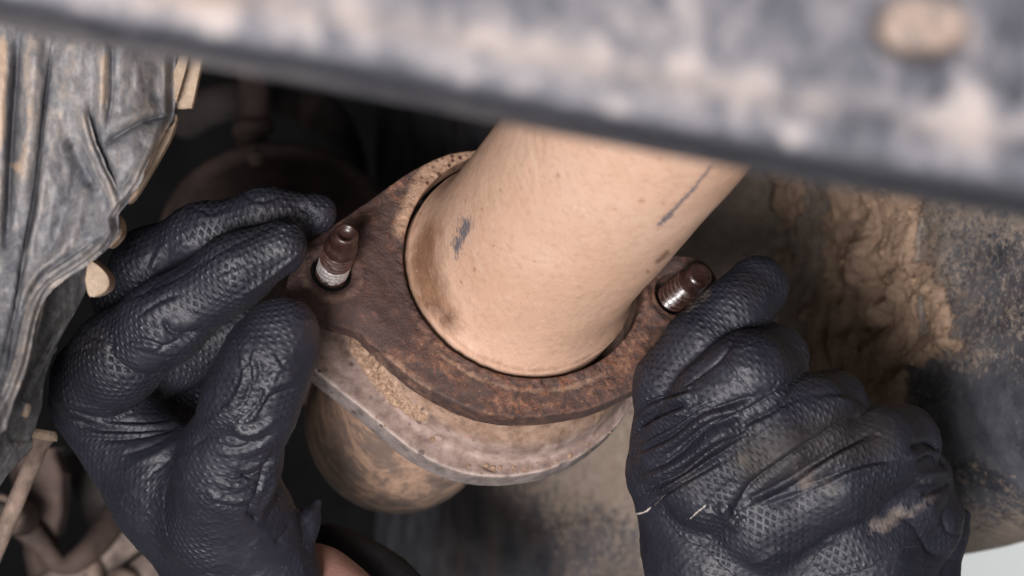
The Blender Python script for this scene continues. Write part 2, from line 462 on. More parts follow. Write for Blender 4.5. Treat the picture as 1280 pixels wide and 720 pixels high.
def mat_glove(inverse=False):
    n = NT('black_nitrile_glove')
    uv = n.sep(n.attr('gridco', 'Vector'))
    u, v, mask = uv[0], uv[1], uv[2]
    wob = n.math('MULTIPLY', n.math('SUBTRACT', n.noise(160, 2, 0.5), 0.5), 1.1)
    pu = n.math('ADD', n.math('DIVIDE', u, 1.12), wob); pv = n.math('ADD', n.math('DIVIDE', v, 1.75), wob)
    a = n.math('PINGPONG', n.math('ADD', pu, pv), 1.0)
    b = n.math('PINGPONG', n.math('SUBTRACT', pu, pv), 1.0)
    h = n.math('MAXIMUM', n.math('SUBTRACT', n.math('MINIMUM', a, b), 0.30), 0.0)
    h = n.math('MULTIPLY', h, mask)
    wr = n.noise(130, 4, 0.55, n.mapping((1, 1, 2.2), (0, 0.6, 0)), 0.5)
    fine = n.noise(1500, 3, 0.6)
    b1 = n.bump(wr, 0.0011, 0.35)
    b2 = n.bump(h, 0.00055, 0.75, b1)
    b3 = n.bump(fine, 0.00012, 0.5, b2)
    big = n.noise(45, 4, 0.6)
    col = n.ramp(big, [(0.3, (0.0115, 0.0120, 0.0190)), (0.7, (0.0165, 0.0168, 0.0270))])
    du = n.math('ADD', n.attr('dust'), n.math('MULTIPLY', n.math('SUBTRACT', n.noise(420, 6, 0.75), 0.5), 1.3))
    dm = n.math('MULTIPLY', n.ramp(du, [(0.45, 0.0), (0.95, 0.75)]), n.ramp(h, [(0.0, 1.0), (0.5, 0.75)]))
    col = n.mix(dm, col, (0.17, 0.135, 0.115))
    sh = n.math('ADD', n.attr('soil'), n.math('MULTIPLY', n.math('SUBTRACT', n.noise(260, 5, 0.7), 0.5), 0.5))
    col = n.mix(n.ramp(sh, [(0.3, 0.0), (0.9, 0.7)]), col, (0.021, 0.0165, 0.0145))
    speck = n.math('MULTIPLY', n.ramp(n.voronoi(620), [(0.045, 1.0), (0.085, 0.0)]), n.math('GREATER_THAN', n.noise(200, 2, 0.5), 0.53))
    col = n.mix(n.math('MULTIPLY', speck, 0.75), col, (0.36, 0.33, 0.30))
    col = n.mix(n.ramp(n.math('ADD', n.attr('scrape'), n.math('MULTIPLY', n.math('SUBTRACT', n.noise(1600, 3, 0.6), 0.5), 0.9)), [(0.5, 0.0), (0.7, 0.9)]), col, (0.50, 0.44, 0.40))
    ro = n.math('ADD', n.ramp(n.noise(90, 4, 0.6), [(0.3, 0.47), (0.7, 0.60)]), n.math('MULTIPLY', dm, 0.3))
    ro = n.math('ADD', ro, n.math('MULTIPLY', n.attr('soil'), 0.12))
    return n.done(col, ro, 0, b3, 0.5)

def mat_guard(name='dusty_plastic', lightness=1.0):
    n = NT(name)
    L = lightness
    st = n.mapping((1, 1, 0.55), (0, 0.18, 0))
    big = n.noise(60, 7, 0.75, st, 0.6); mid = n.noise(260, 6, 0.75, st); fine = n.noise(900, 4, 0.7)
    mid2 = n.noise(520, 5, 0.75, n.mapping((1, 1, 0.8), (0, 0.18, 0)))
    f = n.math('ADD', n.math('ADD', n.math('MULTIPLY', big, 0.4), n.math('MULTIPLY', mid, 0.3)), n.math('MULTIPLY', mid2, 0.3))
    f = n.math('ADD', n.math('MULTIPLY', n.math('SUBTRACT', f, 0.5), 1.3), 0.5)
    f = n.math('ADD', f, n.math('MULTIPLY', n.attr('relief'), 0.07))
    col = n.ramp(f, [(0.30, (0.045 * L, 0.047 * L, 0.055 * L)), (0.45, (0.115 * L, 0.115 * L, 0.126 * L)), (0.56, (0.20 * L, 0.19 * L, 0.19 * L)), (0.70, (0.36 * L, 0.30 * L, 0.255 * L))])
    du = n.math('ADD', n.attr('dust'), n.math('MULTIPLY', n.math('SUBTRACT', mid, 0.5), 1.0))
    col = n.mix(n.ramp(du, [(0.4, 0.0), (0.8, 0.85)]), col, n.ramp(fine, [(0.3, (0.38, 0.27, 0.19)), (0.7, (0.50, 0.37, 0.27))]))
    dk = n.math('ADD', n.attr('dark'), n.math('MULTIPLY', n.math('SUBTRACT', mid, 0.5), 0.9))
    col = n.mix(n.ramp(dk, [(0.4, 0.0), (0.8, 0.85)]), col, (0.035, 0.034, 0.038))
    return n.done(col, 0.55, 0, n.bump(n.math('ADD', big, n.math('MULTIPLY', fine, 0.25)), 0.0009, 0.6), 0.4)

def mat_mud(name, c0, c1, rough=0.95, bump=0.0012, scale=1.0):
    n = NT(name)
    mid = n.noise(150 * scale, 6, 0.65); fine = n.noise(900 * scale, 5, 0.7)
    col = n.ramp(n.math('ADD', n.math('MULTIPLY', mid, 0.6), n.math('MULTIPLY', fine, 0.4)), [(0.32, c0), (0.66, c1)])
    return n.done(col, rough, 0, n.bump(n.math('ADD', mid, n.math('MULTIPLY', fine, 0.6)), bump, 0.9), 0.1)

def mat_housing():
    n = NT('dust_speckled_housing')
    fine = n.noise(1300, 5, 0.75); mid = n.noise(420, 6, 0.78); big = n.noise(70, 4, 0.6)
    paint = n.ramp(big, [(0.35, (0.028, 0.030, 0.039)), (0.65, (0.085, 0.088, 0.104))])
    dust = n.ramp(n.noise(300, 5, 0.7), [(0.3, (0.21, 0.165, 0.13)), (0.7, (0.35, 0.285, 0.235))])
    f = n.math('ADD', n.math('MULTIPLY', mid, 0.55), n.math('MULTIPLY', fine, 0.45))
    f = n.math('ADD', f, n.math('MULTIPLY', n.math('SUBTRACT', n.attr('dust'), 0.5), 0.62))
    col = n.mix(n.ramp(f, [(0.45, 0.0), (0.54, 0.92)]), paint, dust)
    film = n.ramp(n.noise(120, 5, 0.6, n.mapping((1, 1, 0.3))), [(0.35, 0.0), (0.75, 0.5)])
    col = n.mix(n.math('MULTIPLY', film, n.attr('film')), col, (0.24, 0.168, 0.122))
    mc = n.ramp(n.math('ADD', n.math('MULTIPLY', mid, 0.6), n.math('MULTIPLY', fine, 0.4)), [(0.32, (0.22, 0.145, 0.098)), (0.5, (0.34, 0.235, 0.168)), (0.68, (0.46, 0.335, 0.25))])
    mm = n.math('ADD', n.attr('mud'), n.math('MULTIPLY', n.math('SUBTRACT', n.math('ADD', n.math('MULTIPLY', mid, 0.5), n.math('MULTIPLY', fine, 0.5)), 0.5), 1.9))
    col = n.mix(n.ramp(mm, [(0.38, 0.0), (0.52, 1.0)]), col, mc)
    chip = n.math('MULTIPLY', n.ramp(n.voronoi(120), [(0.055, 1.0), (0.09, 0.0)]), n.math('GREATER_THAN', n.noise(50, 2, 0.5), 0.47))
    col = n.mix(chip, col, (0.035, 0.024, 0.02))
    h = n.math('ADD', n.math('MULTIPLY', mid, 0.7), n.math('MULTIPLY', fine, 0.5))
    h = n.math('ADD', h, n.math('MULTIPLY', n.ramp(mm, [(0.4, 0.0), (0.6, 1.0)]), n.math('MULTIPLY', n.noise(260, 7, 0.8), 1.6)))
    ro = n.ramp(mm, [(0.4, 0.62), (0.6, 0.95)])
    return n.done(col, ro, 0, n.bump(h, 0.0014, 0.8), n.ramp(mm, [(0.4, 0.3), (0.6, 0.04)]))

def mat_plain(name, c, rough=0.7, var=0.3, scale=120, bump=0.0006, metal=0.0, spec=0.4):
    n = NT(name)
    a = n.noise(scale, 5, 0.65)
    lo = tuple(x * (1 - var) for x in c); hi = tuple(min(1, x * (1 + var)) for x in c)
    return n.done(n.ramp(a, [(0.3, lo), (0.7, hi)]), rough, metal, n.bump(a, bump, 0.6), spec)

def mat_beam():
    n = NT('dusty_beam_paint')
    st = n.mapping((0.75, 1, 1.0), (0, 0.25, 0))
    big = n.noise(60, 5, 0.65, st, 0.8); mid = n.noise(170, 6, 0.72, n.mapping((1, 1, 0.6), (0, -0.5, 0)), 0.5); fine = n.noise(600, 4, 0.7)
    f = n.math('ADD', n.math('MULTIPLY', big, 0.5), n.math('MULTIPLY', mid, 0.5))
    f = n.math('ADD', f, n.math('MULTIPLY', n.math('SUBTRACT', fine, 0.5), 0.1))
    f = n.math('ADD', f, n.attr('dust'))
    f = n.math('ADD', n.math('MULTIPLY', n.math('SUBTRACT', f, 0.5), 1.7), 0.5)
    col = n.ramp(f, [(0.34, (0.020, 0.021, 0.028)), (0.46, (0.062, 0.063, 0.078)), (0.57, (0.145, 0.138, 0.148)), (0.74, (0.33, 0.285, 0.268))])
    col = n.mix(n.math('MULTIPLY', n.attr('tan'), n.ramp(mid, [(0.35, 0.25), (0.6, 0.8)])), col, n.ramp(fine, [(0.3, (0.27, 0.185, 0.13)), (0.7, (0.36, 0.26, 0.19))]))
    return n.done(col, 0.6, 0, n.bump(fine, 0.0004, 0.5), 0.35)

M = {
    'pipe': mat_pipe(), 'rust': mat_rust(), 'lower': mat_lower(), 'outlet': mat_outlet(), 'stud': mat_stud(),
    'glove': mat_glove(), 'guard': mat_guard(), 'flap': mat_guard('dark_plastic_flap', 0.42), 'housing': mat_housing(), 'beam': mat_beam(),
    'clod': mat_mud('dry_mud', (0.24, 0.15, 0.098), (0.42, 0.28, 0.195)),
    'clod_dark': mat_mud('mud_lumps', (0.25, 0.155, 0.095), (0.44, 0.30, 0.205)),
    'tab': mat_mud('cream_dusty_plastic', (0.26, 0.19, 0.135), (0.48, 0.37, 0.28), 0.85, 0.0009),
    'black': mat_plain('black_recess_shade', (0.007, 0.007, 0.0075), 0.9, 0.4, 30, 0.0006, 0.0, 0.05),  # near black stands in for the deep shade of the recess
    'brown': mat_plain('old_rusty_brown', (0.068, 0.046, 0.039), 0.8, 0.5, 90, 0.0015),
    'arm': mat_plain('dusty_suspension_arm', (0.17, 0.122, 0.098), 0.85, 0.6, 150, 0.0015),
    'steel': mat_plain('dusty_steel_tube', (0.26, 0.205, 0.18), 0.55, 0.55, 130, 0.001, 0.2),
    'rubber': mat_plain('old_rubber', (0.040, 0.033, 0.030), 0.8, 0.4, 90, 0.001),
    'wall': mat_plain('pale_wall', (0.62, 0.63, 0.63), 0.9, 0.04, 2, 0.0005),
    'floor': mat_plain('grey_concrete', (0.30, 0.30, 0.295), 0.85, 0.15, 6, 0.001),
    'sleeve': mat_plain('dark_sleeve', (0.012, 0.012, 0.014), 0.9, 0.3, 300, 0.0006),
}
def mat_skin():
    n = NT('skin')
    a = n.noise(90, 4, 0.6); f = n.noise(900, 4, 0.6)
    col = n.ramp(a, [(0.3, (0.30, 0.15, 0.12)), (0.7, (0.42, 0.235, 0.19))])
    return n.done(col, 0.5, 0, n.bump(f, 0.0003, 0.5), 0.4, sss=0.15)
M['skin'] = mat_skin()

# ------------------------------------------------------------------ setting
def box_np(x0, x1, y0, y1, z0, z1):
    v = np.array([(x, y, z) for x in (x0, x1) for y in (y0, y1) for z in (z0, z1)], float)
    f = [(0, 1, 3, 2), (4, 6, 7, 5), (0, 4, 5, 1), (2, 3, 7, 6), (0, 2, 6, 4), (1, 5, 7, 3)]
    return v, f
v, f = box_np(-4, 5, 2.6, 2.7, -0.7, 2.2)
tag(mesh_np('wall', v, f, M['wall'], False), None, None, kind='structure')
v, f = box_np(-4, 5, -3, 2.6, -0.76, -0.7)
tag(mesh_np('floor', v, f, M['floor'], False), None, None, kind='structure')

# car shell round the joint, recess shade put into its colour (open towards the camera)
def add_boxes(lst):
    V = []; F = []
    for b in lst:
        v, f = box_np(*b); o = len(V) and sum(len(x) for x in V)
        F += [tuple(i + o for i in q) for q in f]; V.append(v)
    return np.vstack(V), F
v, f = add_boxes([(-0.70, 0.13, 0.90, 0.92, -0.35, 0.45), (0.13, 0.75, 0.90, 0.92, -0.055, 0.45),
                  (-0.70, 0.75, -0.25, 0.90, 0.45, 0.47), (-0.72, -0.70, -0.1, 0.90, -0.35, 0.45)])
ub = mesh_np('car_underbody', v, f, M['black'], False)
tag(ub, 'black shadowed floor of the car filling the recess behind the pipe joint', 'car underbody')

# ------------------------------------------------------------------ foreground beam
def build_beam():
    d0 = -0.42
    pxs = np.concatenate([np.linspace(-1100, -200, 60)[:-1], np.linspace(-200, 1500, 420), np.linspace(1500, 2400, 60)[1:]])
    yb = np.interp(pxs, [-1100, -260, 0, 250, 500, 620, 700, 830, 960, 1100, 1280, 1560, 2400], [-216, -48, 12, 59, 105, 129, 146, 171, 195, 221, 251, 298, 433])
    x = (pxs - 640) * KPX * (DIST + d0); zb = (360 - yb) * KPX * (DIST + d0)
    # section (offset up from the lower edge, offset back), front face then the rolled lip then underside
    sec = [(0.125, 0.004), (0.1249, 0.0005)] + [(h, 0) for h in np.linspace(0.120, 0.0028, 120)]
    for t in np.linspace(0, math.pi / 2, 14)[1:]:
        sec.append((0.0026 - 0.0026 * math.sin(t), 0.0026 - 0.0026 * math.cos(t)))
    sec += [(0.0, y) for y in np.linspace(0.0045, 0.055, 14)] + [(0.004, 0.058), (0.125, 0.058), (0.125, 0.004)]
    sec = np.array(sec)
    V = np.zeros((len(pxs), len(sec), 3))
    V[..., 0] = x[:, None]; V[..., 1] = d0 + sec[None, :, 1]; V[..., 2] = zb[:, None] + sec[None, :, 0]
    V = V.reshape(-1, 3)
    q = proj(V)
    front = np.exp(-((V[:, 1] - d0) / 0.006) ** 2)
    yb_v = np.repeat(yb, len(sec))
    up = yb_v - q[:, 1]
    V[:, 1] -= front * 0.0012 * np.exp(-((up - 52) / 22) ** 2)
    V += np.array([0, 1, 0]) * (0.0004 * fbm(V * 120, 3, 9) * front)[:, None]
    # sunken oval hole plugged with dry mud
    e = np.sqrt(((q[:, 0] - 1152) / 66) ** 2 + ((q[:, 1] - 34) / 44) ** 2)
    V[:, 1] += 0.003 * front * (1 - sstep(0.72, 1.0, e))
    tan = np.maximum((1 - sstep(0.55, 1.15, e)), 0.8 * np.exp(-((q[:, 0] - 250) / 70) ** 2 - ((q[:, 1] + 4) / 16) ** 2)) * (front > 0.5)
    dust = 0.085 * np.exp(-((up - 62 - 0.02 * q[:, 0]) / 26) ** 2) - (0.30 + 0.25 * fbm(V * 260, 3, 15)) * np.exp(-((up - 6) / 11) ** 2) + 0.03 * np.exp(-((q[:, 0] - 200) / 300) ** 2)  # strip at the lower edge is lip shade painted in through this mask
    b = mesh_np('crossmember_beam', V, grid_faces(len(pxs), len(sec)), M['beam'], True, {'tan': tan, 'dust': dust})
    tag(b, 'blurred grey dusty beam crossing the top of the picture in front of the pipe', 'beam')
build_beam()

# ------------------------------------------------------------------ exhaust joint: common frame
aimg = np.array([0.529, -0.8486]); aimg /= np.linalg.norm(aimg)
tilt_n = 0.475
nrm = np.array([tilt_n * aimg[0], -math.sqrt(1 - tilt_n ** 2), -tilt_n * aimg[1]])
e1 = np.array([-aimg[1], 0, -aimg[0]]); e1 = e1 - (e1 @ nrm) * nrm; e1 /= np.linalg.norm(e1)
e2 = np.cross(nrm, e1); e2 /= np.linalg.norm(e2)
if e2[2] < 0: e2 = -e2
ORG = P(655, 330, 0.0)
CAMP = np.array([0, -DIST, 0])

def on_plane(pts, w):
    """photo pixels -> (u, v) mm on the plane w (metres) above the flange face"""
    pts = np.asarray(pts, float)
    d = P(pts[:, 0], pts[:, 1], 0.0) - CAMP
    o = ORG + w * nrm
    t = ((o - CAMP) @ nrm) / (d @ nrm)
    X = CAMP + t[:, None] * d - o
    return np.stack([X @ e1, X @ e2], -1) * 1000

def to_world(uvw):
    uvw = np.asarray(uvw) / 1000
    return ORG + uvw[:, :1] * e1 + uvw[:, 1:2] * e2 + uvw[:, 2:3] * nrm

def uvw_of(v):
    r = (v - ORG) * 1000
    return np.stack([r @ e1, r @ e2, r @ nrm], -1)

HAND = np.linalg.det(np.stack([e1, e2, nrm]))      # keeps face winding right

STUD_L = on_plane([(415, 339)], 0)[0]
STUD_R = on_plane([(847, 367)], 0)[0]
top_px = smooth_line([(361, 352), (364, 335), (380, 306), (404, 287), (440, 262), (480, 236), (515, 213), (545, 198), (570, 190), (600, 187), (650, 190), (710, 212), (770, 258),
          (820, 305), (845, 318), (872, 322), (893, 340), (898, 370), (884, 402), (850, 440), (812, 475), (775, 496), (735, 511), (690, 519), (645, 521),
          (600, 514), (560, 498), (525, 478), (488, 448), (463, 424), (448, 410), (425, 404), (400, 394), (378, 378), (365, 364), (361, 352)], 4)[:-1]
top_uv = on_plane(top_px, 0)
T_UP = 7.5
W2 = -34.0
low_px = smooth_line([(352, 420), (362, 445), (391, 462), (425, 489), (457, 514), (493, 545), (528, 570), (575, 590), (622, 596), (669, 591), (700, 581), (726, 569), (752, 549), (775, 526), (801, 487),
          (850, 440), (868, 415), (866, 385), (840, 365), (800, 330), (740, 280), (680, 250), (600, 240), (530, 250), (480, 280), (420, 330), (370, 372), (352, 400), (352, 420)], 4)[:-1]
low_uv = on_plane(low_px, W2 / 1000)

def sdf_plate(uvg, poly, U, V):
    return in_poly(uvg, poly).reshape(U.shape)

def smin(a, b, k):
    h = np.maximum(k - np.abs(a - b), 0) / k
    return np.minimum(a, b) - h * h * k * 0.25

def smax(a, b, k):
    return -smin(-a, -b, k)

def build_upper():
    root = thing('exhaust_pipe', to_world(np.array([[0, 0, 0]]))[0],
                 'tan dust-coated exhaust pipe with rusty brown bolt flange, coming down from the beam', 'exhaust pipe')
    h = 0.42
    lo = top_uv.min(0) - 3; hi = top_uv.max(0) + 3
    us = np.arange(lo[0], hi[0], h); vs = np.arange(lo[1], hi[1], h); ws = np.arange(-T_UP - 4, 4, h)
    U, V = np.meshgrid(us, vs, indexing='ij')
    uvg = np.stack([U.ravel(), V.ravel()], -1)
    d2 = sdf_plate(uvg, top_uv, U, V)
    hole = np.hypot(U, V) - 34.9 - 0.35 * np.sin(np.arctan2(V, U) * 3 + 1)
    hl = np.hypot(U - STUD_L[0], V - STUD_L[1]); hr = np.hypot(U - STUD_R[0], V - STUD_R[1])
    n1 = fbm(np.stack([U.ravel() / 9, V.ravel() / 9, 0 * U.ravel()], -1), 4, 3).reshape(U.shape)
    n2 = fbm(np.stack([U.ravel() / 2.2, V.ravel() / 2.2, 0 * U.ravel()], -1), 4, 7).reshape(U.shape)
    topw = 0.25 * n1 + 0.22 * n2
    # the face sinks towards the lower left edge, worn seat rings round the studs
    topw += -2.2 * sstep(-7, 0, d2) * sstep(10, -25, U - V * 0.2) * sstep(5, -15, V)
    topw += 0.5 * np.exp(-((hl - 8.2) / 1.5) ** 2) - 0.3 * (hl < 6.7) + 0.5 * np.exp(-((hr - 9.6) / 1.3) ** 2)
    rim = np.hypot(U, V)
    topw += 0.35 * np.exp(-((rim - 36) / 1.2) ** 2) * (n2 > 0)
    dh = np.maximum(np.maximum(-hole, 5.7 - hl), 6.6 - hr)
    d2 = np.maximum(d2 + 0.18 * n2, dh)
    W = ws[None, None, :]
    dw = np.maximum(W - topw[..., None], -T_UP - W)
    F = smax(dw, d2[..., None] + 0 * W, 0.7)
    v, f = surface_nets(F.astype(np.float32), np.array([us[0], vs[0], ws[0]]), h)
    uvw = v
    X = to_world(v)
    if HAND < 0: f = f[:, ::-1]
    q = proj(X)
    face = uvw[:, 2] > -2.5
    dust = 1.05 * np.clip(1.35 * sstep(40, -14, in_poly(q, [(545, 196), (600, 180), (620, 190), (560, 262), (530, 300), (500, 290), (520, 240)])) * 1.0 - 0.35, 0, 1)
    dust = np.maximum(dust, 0.25 * np.exp(-((uvw[:, 0] - STUD_L[0] - 4) ** 2 + (uvw[:, 1] - STUD_L[1] + 4) ** 2) ** .5 / 5.0) + 0.55 * np.exp(-((np.hypot(uvw[:, 0] - STUD_L[0], uvw[:, 1] - STUD_L[1]) - 8.5) / 1.4) ** 2) * (uvw[:, 1] < STUD_L[1] + 3))
    dust = np.maximum(dust, 0.5 * np.exp(-((np.hypot(uvw[:, 0], uvw[:, 1]) - 38.5) / 1.6) ** 2) * (uvw[:, 1] < -15) * (uvw[:, 0] > -8))
    dust = np.maximum(dust, 0.45 * sstep(-18, 0, in_poly(q, top_px)) * (q[:, 0] < 540) * (q[:, 1] > 440))
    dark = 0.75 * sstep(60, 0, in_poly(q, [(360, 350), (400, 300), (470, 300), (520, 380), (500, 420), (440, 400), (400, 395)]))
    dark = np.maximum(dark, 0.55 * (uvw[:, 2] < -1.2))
    spots = sstep(12, -8, in_poly(q, [(525, 215), (560, 192), (600, 184), (598, 210), (570, 250), (550, 268), (530, 250)]))
    mesh_np('flange', X, f, M['rust'], True, {'dust': dust, 'dark': dark, 'spots': spots}, root)
    # pipe: slightly flared where it enters the flange, dented skin
    nth, nl = 420, 520
    th = np.linspace(0, 2 * np.pi, nth, endpoint=False)
    w = np.concatenate([np.linspace(-12, -6, 5), np.linspace(-5, 150, nl), np.linspace(155, 420, 40)])
    r = 29.7 + 3.3 * np.exp(-np.clip(w + 1, 0, None) / 8.0) - 0.9 * np.clip((w - 20) / 100, 0, 1.6)
    TH, Wg = np.meshgrid(th, w, indexing='ij'); R = np.repeat(r[None], nth, 0)
    nn = np.stack([np.cos(TH).ravel() * 2.2, np.sin(TH).ravel() * 2.2, Wg.ravel() / 24], -1)
    R = R + 0.30 * fbm(nn, 3, 21).reshape(R.shape) + 0.07 * fbm(nn * 7, 3, 31).reshape(R.shape)
    X = to_world(np.stack([(R * np.cos(TH) + 0.062 * Wg).ravel(), (R * np.sin(TH)).ravel(), Wg.ravel()], -1))
    q = proj(X)
    Wf = Wg.ravel()
    lower = in_poly(q, [(505, 300), (545, 262), (560, 300), (556, 345), (560, 390), (575, 425), (555, 430), (520, 380), (505, 330)])
    stain = np.clip(strokes(q, [([(556, 262), (540, 290), (536, 330), (548, 375), (566, 408), (580, 425)], 19, 0.75), ([(532, 290), (520, 330), (526, 370), (540, 400)], 13, 0.5)]), 0, 1.05)
    stain = np.maximum(stain, 0.45 * np.exp(-np.abs(Wf - 0.5) / 1.6))
    stain = np.maximum(stain, strokes(q, [([(818, 330), (838, 312)], 4, 0.8), ([(808, 341), (812, 338)], 3, 0.7), ([(602, 262), (604, 261)], 2, .7)]))
    scuff = strokes(q, [([(568, 318), (576, 292), (584, 266)], 10, 0.6), ([(570, 330), (574, 300)], 4, 0.45), ([(578, 295), (590, 278)], 7, 0.5),
                        ([(820, 285), (850, 254), (872, 230), (897, 197)], 3.0, 0.85), ([(820, 285), (842, 264)], 4.5, 0.5)])
    pp = mesh_np('pipe', X, grid_faces(nth, len(w), True), M['pipe'], True, {'stain': stain, 'scuff': scuff}, root)
build_upper()

def build_lower():
    root = thing('outlet_pipe', to_world(np.array([[-3, -11, W2]]))[0],
                 'lower exhaust pipe stub with dusty grey-pink flange bulging below the rusty flange', 'exhaust pipe')
    h = 0.45
    lo = low_uv.min(0) - 3; hi = low_uv.max(0) + 3
    us = np.arange(lo[0], hi[0], h); vs = np.arange(lo[1], hi[1], h); ws = np.arange(W2 - 11, -T_UP - 0.2, h)
    U, V = np.meshgrid(us, vs, indexing='ij')
    uvg = np.stack([U.ravel(), V.ravel()], -1)
    d2 = sdf_plate(uvg, low_uv, U, V)
    n1 = fbm(np.stack([U.ravel() / 8, V.ravel() / 8, 0 * U.ravel()], -1), 4, 13).reshape(U.shape)
    n2 = fbm(np.stack([U.ravel() / 2.0, V.ravel() / 2.0, 0 * U.ravel()], -1), 4, 17).reshape(U.shape)
    W = ws[None, None, :]
    topw = W2 + 0.15 * n1 + 0.12 * n2
    d2 = d2 + 0.08 * n2 + 0.05 * n1
    dw = np.maximum(W - topw[..., None], (W2 - 8.0) - W)
    F = smax(dw, d2[..., None] + 0 * W, 0.6)
    # domed shoulder ring
    uc, vc = SHO
    rho = np.hypot(U - uc, V - vc)[..., None]
    q = np.stack(np.broadcast_arrays(rho, W), -1)
    prof = np.interp(ws, [W2 - 6, W2 + 3, W2 + 7, W2 + 10, W2 + 14, W2 + 20, W2 + 27], [41.6, 41.5, 41.2, 40.4, 38.8, 37.0, 35.0])
    D = (rho - prof[None, None, :]) * 0.85 + 0.12 * n2[..., None] + 0.25 * n1[..., None]
    F = smin(F, np.maximum(D, np.where(W > W2 + 9, 34.8, 24.0) - rho), 4.5)
    F = np.maximum(F, 22 - rho)
    v, f = surface_nets(F.astype(np.float32), np.array([us[0], vs[0], ws[0]]), h)
    X = to_world(v)
    if HAND < 0: f = f[:, ::-1]
    q = proj(X)
    nr = normals(X, f)
    dl, tl, _ = line_dist(q, smooth_line([(440, 408), (450, 428), (464, 458), (482, 482), (508, 508), (530, 520)], 8))
    mw = np.interp(tl, [0, 0.15, 0.5, 1], [13, 17, 17, 9])
    mm = sstep(1.0, 0.45, dl / mw + 0.35 * fbm(v / 2.6, 3, 23)) * (v[:, 2] > W2 - 1)
    mh = mm * (0.7 + 1.7 * fbm(v / 2.0, 5, 27, 0.65) + 0.5 * fbm(v / 6, 2, 29)) - strokes(q, [([(536, 550), (546, 548), (554, 552)], 3, 0.9), ([(600, 580), (612, 586), (624, 588)], 2.5, 1.0), ([(480, 492), (495, 490)], 3, 0.8), ([(700, 582), (712, 578)], 2, 0.6)])
    X = X + nr * (mh / 1000)[:, None]
    rim = ((v[:, 2] < W2 - 0.8)).astype(float)
    dust = mm * 1.1 + 0.55 * np.exp(-(in_poly(q, [(425, 405), (455, 408), (470, 440), (520, 482), (575, 520), (640, 540), (700, 536), (640, 545), (560, 525), (500, 500), (440, 440)]).clip(0) / 9) ** 2) - 0.1
    spots = sstep(-2, 6, 480 - q[:, 0] + 60) * 1.0
    mesh_np('flange', X, f, M['lower'], True, {'rim': rim, 'shoulder': sstep(44.5, 42.0, np.hypot(v[:, 0] - uc, v[:, 1] - vc)) * sstep(W2 + 0.3, W2 + 2.0, v[:, 2]) * sstep(W2 + 12, W2 + 4, v[:, 2]), 'neck': sstep(W2 + 6, W2 + 13, v[:, 2]), 'edge': np.exp(-(np.abs(in_poly(v[:, :2], low_uv) + 0.2) / 0.5) - (np.abs(v[:, 2] - W2) / 0.6)), 'dust': dust, 'spots': np.clip(0.35 + spots, 0, 1)}, root)
    # crumbs and clods of dried mud lying on the shoulder
    V = []; Fc = []
    rng = np.random.default_rng(5)
    spine = smooth_line([(444, 410), (452, 432), (466, 462), (484, 486), (512, 512)], 10)
    items = []
    for i in range(110):
        p = spine[rng.integers(len(spine))] + rng.normal(0, 9, 2)
        items.append((p, rng.uniform(0.7, 2.0)))
    for p in smooth_line([(470, 520), (540, 566), (600, 586), (660, 586), (720, 568), (770, 530)], 12):
        if rng.random() < 0.6: items.append((p + rng.normal(0, 3, 2), rng.uniform(0.6, 1.9)))
    for p, r in [((608, 581), 3.5), ((616, 584), 4), ((625, 584), 3), ((586, 583), 2.5), ((642, 584), 2.5), ((712, 570), 3), ((541, 550), 3.5)]:
        items.append((np.array(p, float), r))
    from mathutils.bvhtree import BVHTree
    bvh = BVHTree.FromPolygons([tuple(p) for p in X.tolist()], f.tolist())
    off = 0
    ico_v, ico_f = ico(2)
    for k, (s, r) in enumerate(items):
        d = P(s[0], s[1], 0.0) - CAMP; d /= np.linalg.norm(d)
        hit = bvh.ray_cast(Vector(CAMP), Vector(d))
        if hit[0] is None or hit[0].y > 0.06: continue
        rr = r * KPX * DIST
        vv = ico_v * rr * (1 + 0.35 * fbm(ico_v * 1.6 + k * 7.1, 3, k)[:, None])
        vv = vv * np.array([1.0, 0.75, 0.85]) + np.array(hit[0]) + np.array(hit[1]) * rr * (0.0 if r > 8 else 0.25)
        V.append(vv); Fc.append(ico_f + off); off += len(vv)
    mud = mesh_np('mud_clod', np.vstack(V), np.vstack(Fc), M['clod'], True, None, root)
    mud['kind'] = 'stuff'
    # stub pipe with its bend, going away behind the flange
    p0 = to_world(np.array([[OUTC[0], OUTC[1], W2 - 6]]))[0]
    bend = P(512, 516, 0.0); t = None
    dirn = -nrm; p0 = p0 - e1 * 0.005
    L1 = 0.056
    path = [p0 + dirn * s for s in np.linspace(0, L1, 12)]
    cur = path[-1]; dv = dirn.copy(); tgt = np.array([-0.02, 0.99, 0.0]); tgt /= np.linalg.norm(tgt)
    for i in range(16):
        tt = (i + 1) / 16
        dd = (1 - tt) * dirn + tt * tgt; dd /= np.linalg.norm(dd)
        cur = cur + dd * 0.0022; path.append(cur)
    for s in range(14):
        cur = cur + tgt * 0.012; path.append(cur)
    tube(path, 0.0292, 96, 'pipe', M['outlet'], root, True, None, 0.012, 60)

